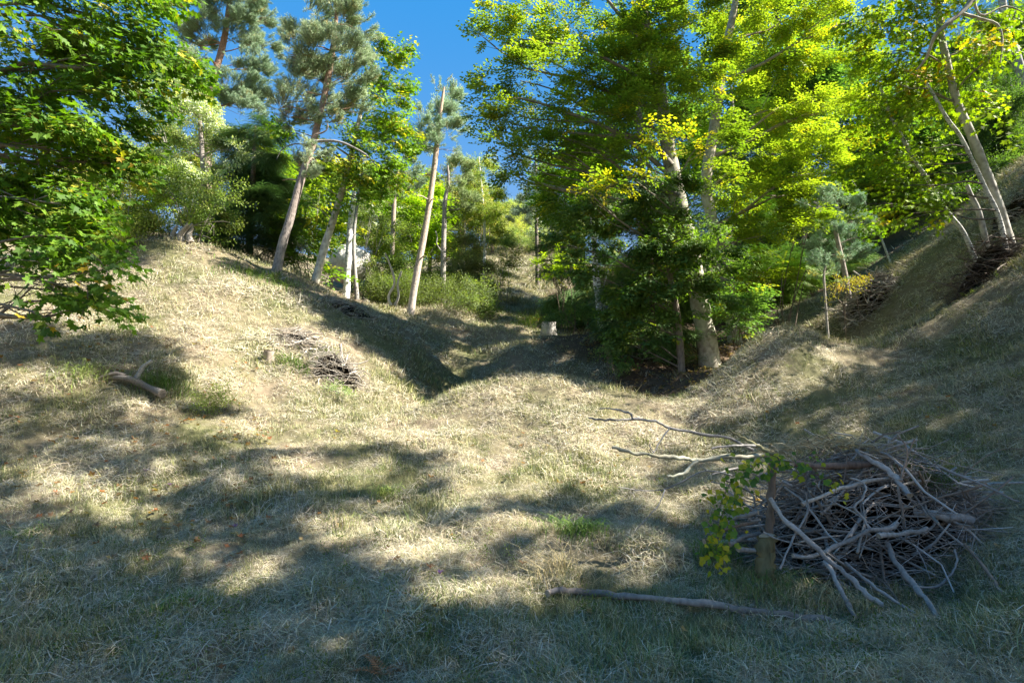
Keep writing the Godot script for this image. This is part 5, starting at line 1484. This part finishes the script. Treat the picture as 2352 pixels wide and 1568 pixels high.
func build_small() -> void:
	var g1 := Color(0.08, 0.17, 0.03)
	var g2 := Color(0.19, 0.28, 0.06)
	var s1 := Color(0.4, 0.33, 0.18)
	tussock("long dark green grass tuft drooping in the middle foreground", 1640, 1290, 5.4, 160, 0.34, 0.003, g1, g2, 0.09, 0.8)
	tussock("lush green grass tuft left of the dark long tuft", 1330, 1270, 5.6, 260, 0.26, 0.003, g1, g2, 0.16, 0.4)
	tussock("green grass tuft drooping over a hummock", 880, 1130, 6.7, 130, 0.3, 0.003, g2, Color(0.28, 0.32, 0.1), 0.07, 0.5)
	tussock("golden dry grass stems bent over before the log", 1280, 1345, 5.05, 90, 0.42, 0.002, s1, Color(0.55, 0.46, 0.24), 0.12, -0.6)
	tussock("bright green blades at the bottom left", 390, 1400, 4.5, 120, 0.16, 0.003, g1, g2, 0.12)
	tussock("rusty dry tuft at the lower left edge", 60, 1500, 3.9, 200, 0.26, 0.0022, Color(0.3, 0.22, 0.13), s1, 0.12)
	tussock("green tuft at the left edge in shade", 60, 1230, 5.3, 120, 0.2, 0.003, g1, g2, 0.1)
	tussock("dark grass around the stump and post of the pile", 1770, 1350, 4.72, 330, 0.36, 0.0025, g1, Color(0.2, 0.2, 0.1), 0.25)
	tussock("pale grass spraying out under the pile front", 1900, 1420, 4.6, 160, 0.36, 0.0022, s1, Color(0.5, 0.44, 0.28), 0.13)
	tussock("green grass growing around the forked log", 370, 850, 9.2, 260, 0.34, 0.004, g1, g2, 0.22)
	tussock("sunlit green tuft left of the forked log", 190, 860, 9.0, 260, 0.34, 0.004, g2, Color(0.3, 0.34, 0.14), 0.24)
	tussock("green grass between the stump and the heaps", 670, 830, 11.4, 240, 0.32, 0.005, g1, g2, 0.22)
	tussock("green grass between the two heaps", 745, 795, 12.0, 200, 0.3, 0.005, g2, Color(0.3, 0.34, 0.12), 0.2)
	tussock("green strip of grass below the leaning pine", 600, 640, 14.6, 500, 0.3, 0.006, g1, g2, 0.6)
	tussock("grass tuft beside the beech foot", 1700, 800, 13.6, 260, 0.4, 0.005, g2, Color(0.34, 0.34, 0.14), 0.3)
	tussock("seeding grass stems in the middle of the foreground", 790, 1220, 6.0, 60, 0.4, 0.002, g2, s1, 0.08)
	# dry grass laid over the top of the brush pile
	var hay := thing("hay_cap", "cap of dry hay lying over the top of the brush pile", "hay", P(1900, 1025, 5.75))
	var mb := MB.new()
	for k in 900:
		var u := rr(1740, 2060)
		var a := P(u, 1050 - 45.0 * sin((u - 1740.0) / 320.0 * PI) * (0.5 + 0.5 * rng.randf()), rr(5.45, 5.9)) - hay.position
		var dir := Vector3(rr(-1, 1), rr(-0.35, 0.2), rr(-0.5, 0.5)).normalized() * rr(0.1, 0.25)
		var side := dir.cross(rdir()).normalized() * 0.0035
		var c := Color(0.42, 0.35, 0.22).lerp(Color(0.55, 0.48, 0.32), rng.randf()) * rr(0.6, 1.1)
		var m := a + dir * 0.5 + Vector3(0, 0.03, 0)
		mb.tri(a - side, m - side, a + side, c); mb.tri(a + side, m - side, m + side, c); mb.tri(m - side, a + dir, m + side, c)
	commit(mb, M["grass"], "stalks", hay).set_meta("kind", "stuff")
	# small leafy plants
	for s in [["bramble_bush", "small bramble bush alone on the lit left slope", 492, 935, 9.3, [[480, 905, 24], [505, 910, 26], [520, 930, 16], [475, 925, 18]], [Color(0.14, 0.2, 0.05), Color(0.28, 0.34, 0.11), Color(0.36, 0.36, 0.14), 0.2]],
			["low_plant", "low green plant on the mound below the sycamore foot", 720, 688, 15.8, [[716, 674, 14], [728, 680, 10]], GREEN_PAL],
			["low_plant", "pale thistle below the heap of twigs", 790, 905, 10.9, [[782, 895, 14], [796, 905, 13], [786, 915, 9]], [Color(0.16, 0.24, 0.1), Color(0.28, 0.36, 0.18), Color(0.3, 0.36, 0.18), 0.1]],
			["low_plant", "bramble with reddish stalks above the round grey stump", 1222, 742, 20.8, [[1215, 728, 14], [1232, 735, 13], [1205, 735, 9], [1240, 745, 10]], [Color(0.12, 0.2, 0.03), Color(0.26, 0.33, 0.07), Color(0.4, 0.25, 0.08), 0.2]],
			["low_plant", "leafy sprigs at the beech foot", 1600, 838, 13.9, [[1598, 826, 14], [1580, 838, 10], [1618, 838, 12]], [Color(0.09, 0.16, 0.05), Color(0.2, 0.28, 0.1), Color(0.3, 0.3, 0.1), 0.1]],
			["low_plant", "bright fern like plant in the hollow before the beech", 1535, 852, 13.3, [[1532, 846, 13], [1548, 850, 9]], [Color(0.14, 0.2, 0.02), Color(0.28, 0.32, 0.04), Color(0.4, 0.36, 0.04), 0.3]],
			["low_plant", "drooping leafy spray at the left edge of the thicket", 1410, 845, 12.8, [[1402, 825, 13], [1412, 845, 10], [1396, 805, 12]], [Color(0.08, 0.15, 0.05), Color(0.18, 0.26, 0.08), Color(0.3, 0.3, 0.1), 0.1]],
			["low_plant", "dark leafy weeds behind the right end of the pile", 2120, 1090, 5.7, [[2105, 1085, 20], [2130, 1095, 18], [2150, 1105, 12]], [Color(0.05, 0.09, 0.03), Color(0.12, 0.17, 0.07), Color(0.2, 0.2, 0.08), 0.1]],
			["low_plant", "orange leaved seedling at the foot of the young pine", 1945, 665, 14.3, [[1945, 655, 12], [1960, 640, 8], [1930, 668, 8]], [Color(0.18, 0.16, 0.04), Color(0.3, 0.25, 0.06), Color(0.34, 0.18, 0.05), 0.3]]]:
		shrub(s[0], s[1], "bush" if s[0] == "bramble_bush" else "plant", s[2], s[3], s[4], s[5], "small", s[6], 2.0, {"stem": 0.008, "scale": clampf(s[4] / 14.0, 0.5, 1.1), "jit": 0.9})
	# undergrowth of the thicket before the path and under the pines
	var bufs := [PackedFloat32Array(), PackedFloat32Array()]
	for k in 9000:
		var u := rr(840, 1140)
		var d := rr(20.5, 30.0)
		var p := P(u, 700, d)
		if nC.get_noise_2d(p.x * 0.7, p.z * 0.7) < -0.12 or u < 840.0 + (d - 20.5) * 4.0 or u > 1125.0:
			continue
		if d < 22.0 and u > 1000.0 and rng.randf() < 0.7:
			continue
		push(bufs[k % 2], basis_from(Vector3(rr(-1, 1), rr(0.2, 1.2), rr(-1, 1)), Vector3.UP + rdir() * 0.5, rr(1.0, 1.9)), onto(p, rr(0.0, 0.9)), Color(0.13, 0.19, 0.05).lerp(Color(0.27, 0.33, 0.13), rng.randf()))
	for k in 2:
		var o := multi(numbered("undergrowth"), L["small%d" % k][0], M["leaf"], bufs[k], self)
		tag(o, "tangled green undergrowth below the small pines", "undergrowth", "undergrowth by the path", "stuff")
	# low weeds in the grass
	var wb := [PackedFloat32Array(), PackedFloat32Array()]
	for k in 2600:
		var d := 3.3 * pow(4.2, rng.randf())
		var x := rr(-1.0, 1.0) * d
		if nG.get_noise_2d(x * 1.3 + 90.0, -d * 1.3) < 0.05:
			continue
		push(wb[k % 2], basis_from(Vector3(rr(-1, 1), rr(0.1, 0.5), rr(-1, 1)), Vector3.UP + rdir() * 0.5, rr(0.3, 0.6)), onto(Vector3(x, 0, -d), 0.02), Color(0.10, 0.17, 0.04).lerp(Color(0.24, 0.3, 0.1), rng.randf()))
	for k in 2:
		tag(multi(numbered("weeds"), L["small%d" % k][0], M["leaf"], wb[k], self), "low broad leaved weeds among the meadow grass", "weeds", "weeds of the meadow", "stuff")
	# fallen leaves
	var lb := PackedFloat32Array()
	var lm := MB.new()
	leaf(lm, MAPLE, Vector3.ZERO, Basis(), 1.0, Color(1, 1, 1), 0.3)
	for k in 520:
		var u := rr(-100, 620) if k % 3 else rr(0, 2300)
		var v := rr(760, 1250) if k % 3 else rr(900, 1560)
		var d := 5.0 + (1250.0 - v) / 490.0 * 6.0 if k % 3 else rr(3.8, 9.0)
		var p := onto(P(u, v, d), 0.05)
		push(lb, basis_from(Vector3(rr(-1, 1), 0.1, rr(-1, 1)), Vector3.UP + rdir() * 0.5, rr(0.06, 0.11)), p, [Color(0.32, 0.13, 0.06), Color(0.36, 0.19, 0.08), Color(0.26, 0.16, 0.1), Color(0.4, 0.3, 0.16)][rng.randi() % 4])
	for k in 2600:
		var p := onto(Vector3(rr(2.0, 7.0), 0, rr(-18.0, -11.5)), 0.03)
		if wood_floor(p.x, p.z) < 0.4:
			continue
		push(lb, basis_from(Vector3(rr(-1, 1), 0.1, rr(-1, 1)), Vector3.UP + rdir() * 0.6, rr(0.06, 0.1)), p, [Color(0.28, 0.17, 0.1), Color(0.36, 0.24, 0.14), Color(0.2, 0.13, 0.08), Color(0.42, 0.32, 0.22)][rng.randi() % 4])
	tag(multi("fallen_leaves", lm.mesh(), M["leaf"], lb, self), "brown and orange fallen leaves", "leaves", "", "stuff")
	# meadow saffron, four of them
	var n := 0
	for q in [[335, 1080, 7.0, "lilac crocus nearest the dappled left edge"], [392, 1088, 6.9, "lilac crocus right of the leftmost one"], [540, 1190, 6.1, "lilac crocus below the small dark stump"], [1010, 1365, 4.95, "lilac crocus in the sunlit patch before the log"]]:
		var f := thing("crocus", q[3], "flower", onto(P(q[0], q[1], q[2])), "crocuses in the grass")
		for k in 6:
			var pm := MB.new()
			var a := TAU * k / 6.0
			small_leaf(pm, Vector3(0, 0.07, 0), basis_from(Vector3(cos(a) * 0.8, 0.8, sin(a) * 0.8), Vector3(-cos(a), 0.8, -sin(a)), 1.0), 0.05, 0.02, Color(0.35, 0.2, 0.55))
			commit(pm, M["leaf"], "petal", f)
		var sm := MB.new()
		sm.tube([Vector3.ZERO, Vector3(0, 0.075, 0)], [0.003, 0.003], 4, Color(0.6, 0.55, 0.6), Color(0.6, 0.5, 0.65), 0, false)
		commit(sm, M["leaf"], "stalk", f)
	# withered fern at the bottom edge
	var fe := thing("withered_fern", "rusty withered fern fronds at the bottom edge", "fern", onto(P(880, 1548, 3.75)))
	for k in 4:
		var fm := MB.new()
		var dir := Vector3([-0.9, -0.3, 0.5, 1.0][k], 0.25, rr(-0.4, 0.2)).normalized()
		for j in 12:
			var p := dir * (0.02 + 0.022 * j) + Vector3(0, 0.04 - 0.0008 * j * j, 0)
			for s in [-1.0, 1.0]:
				small_leaf(fm, p, basis_from(dir * 0.5 + dir.cross(Vector3.UP) * s, Vector3.UP + rdir() * 0.3, 1.0), 0.06 * (1.0 - j / 14.0), 0.016, Color(0.34, 0.17, 0.08) * rr(0.8, 1.2))
		fm.tube([Vector3(0, 0.03, 0), dir * 0.28], [0.003, 0.001], 4, Color(0.3, 0.18, 0.1), Color(0.3, 0.18, 0.1), 0, false)
		commit(fm, M["grass"], "frond", fe)
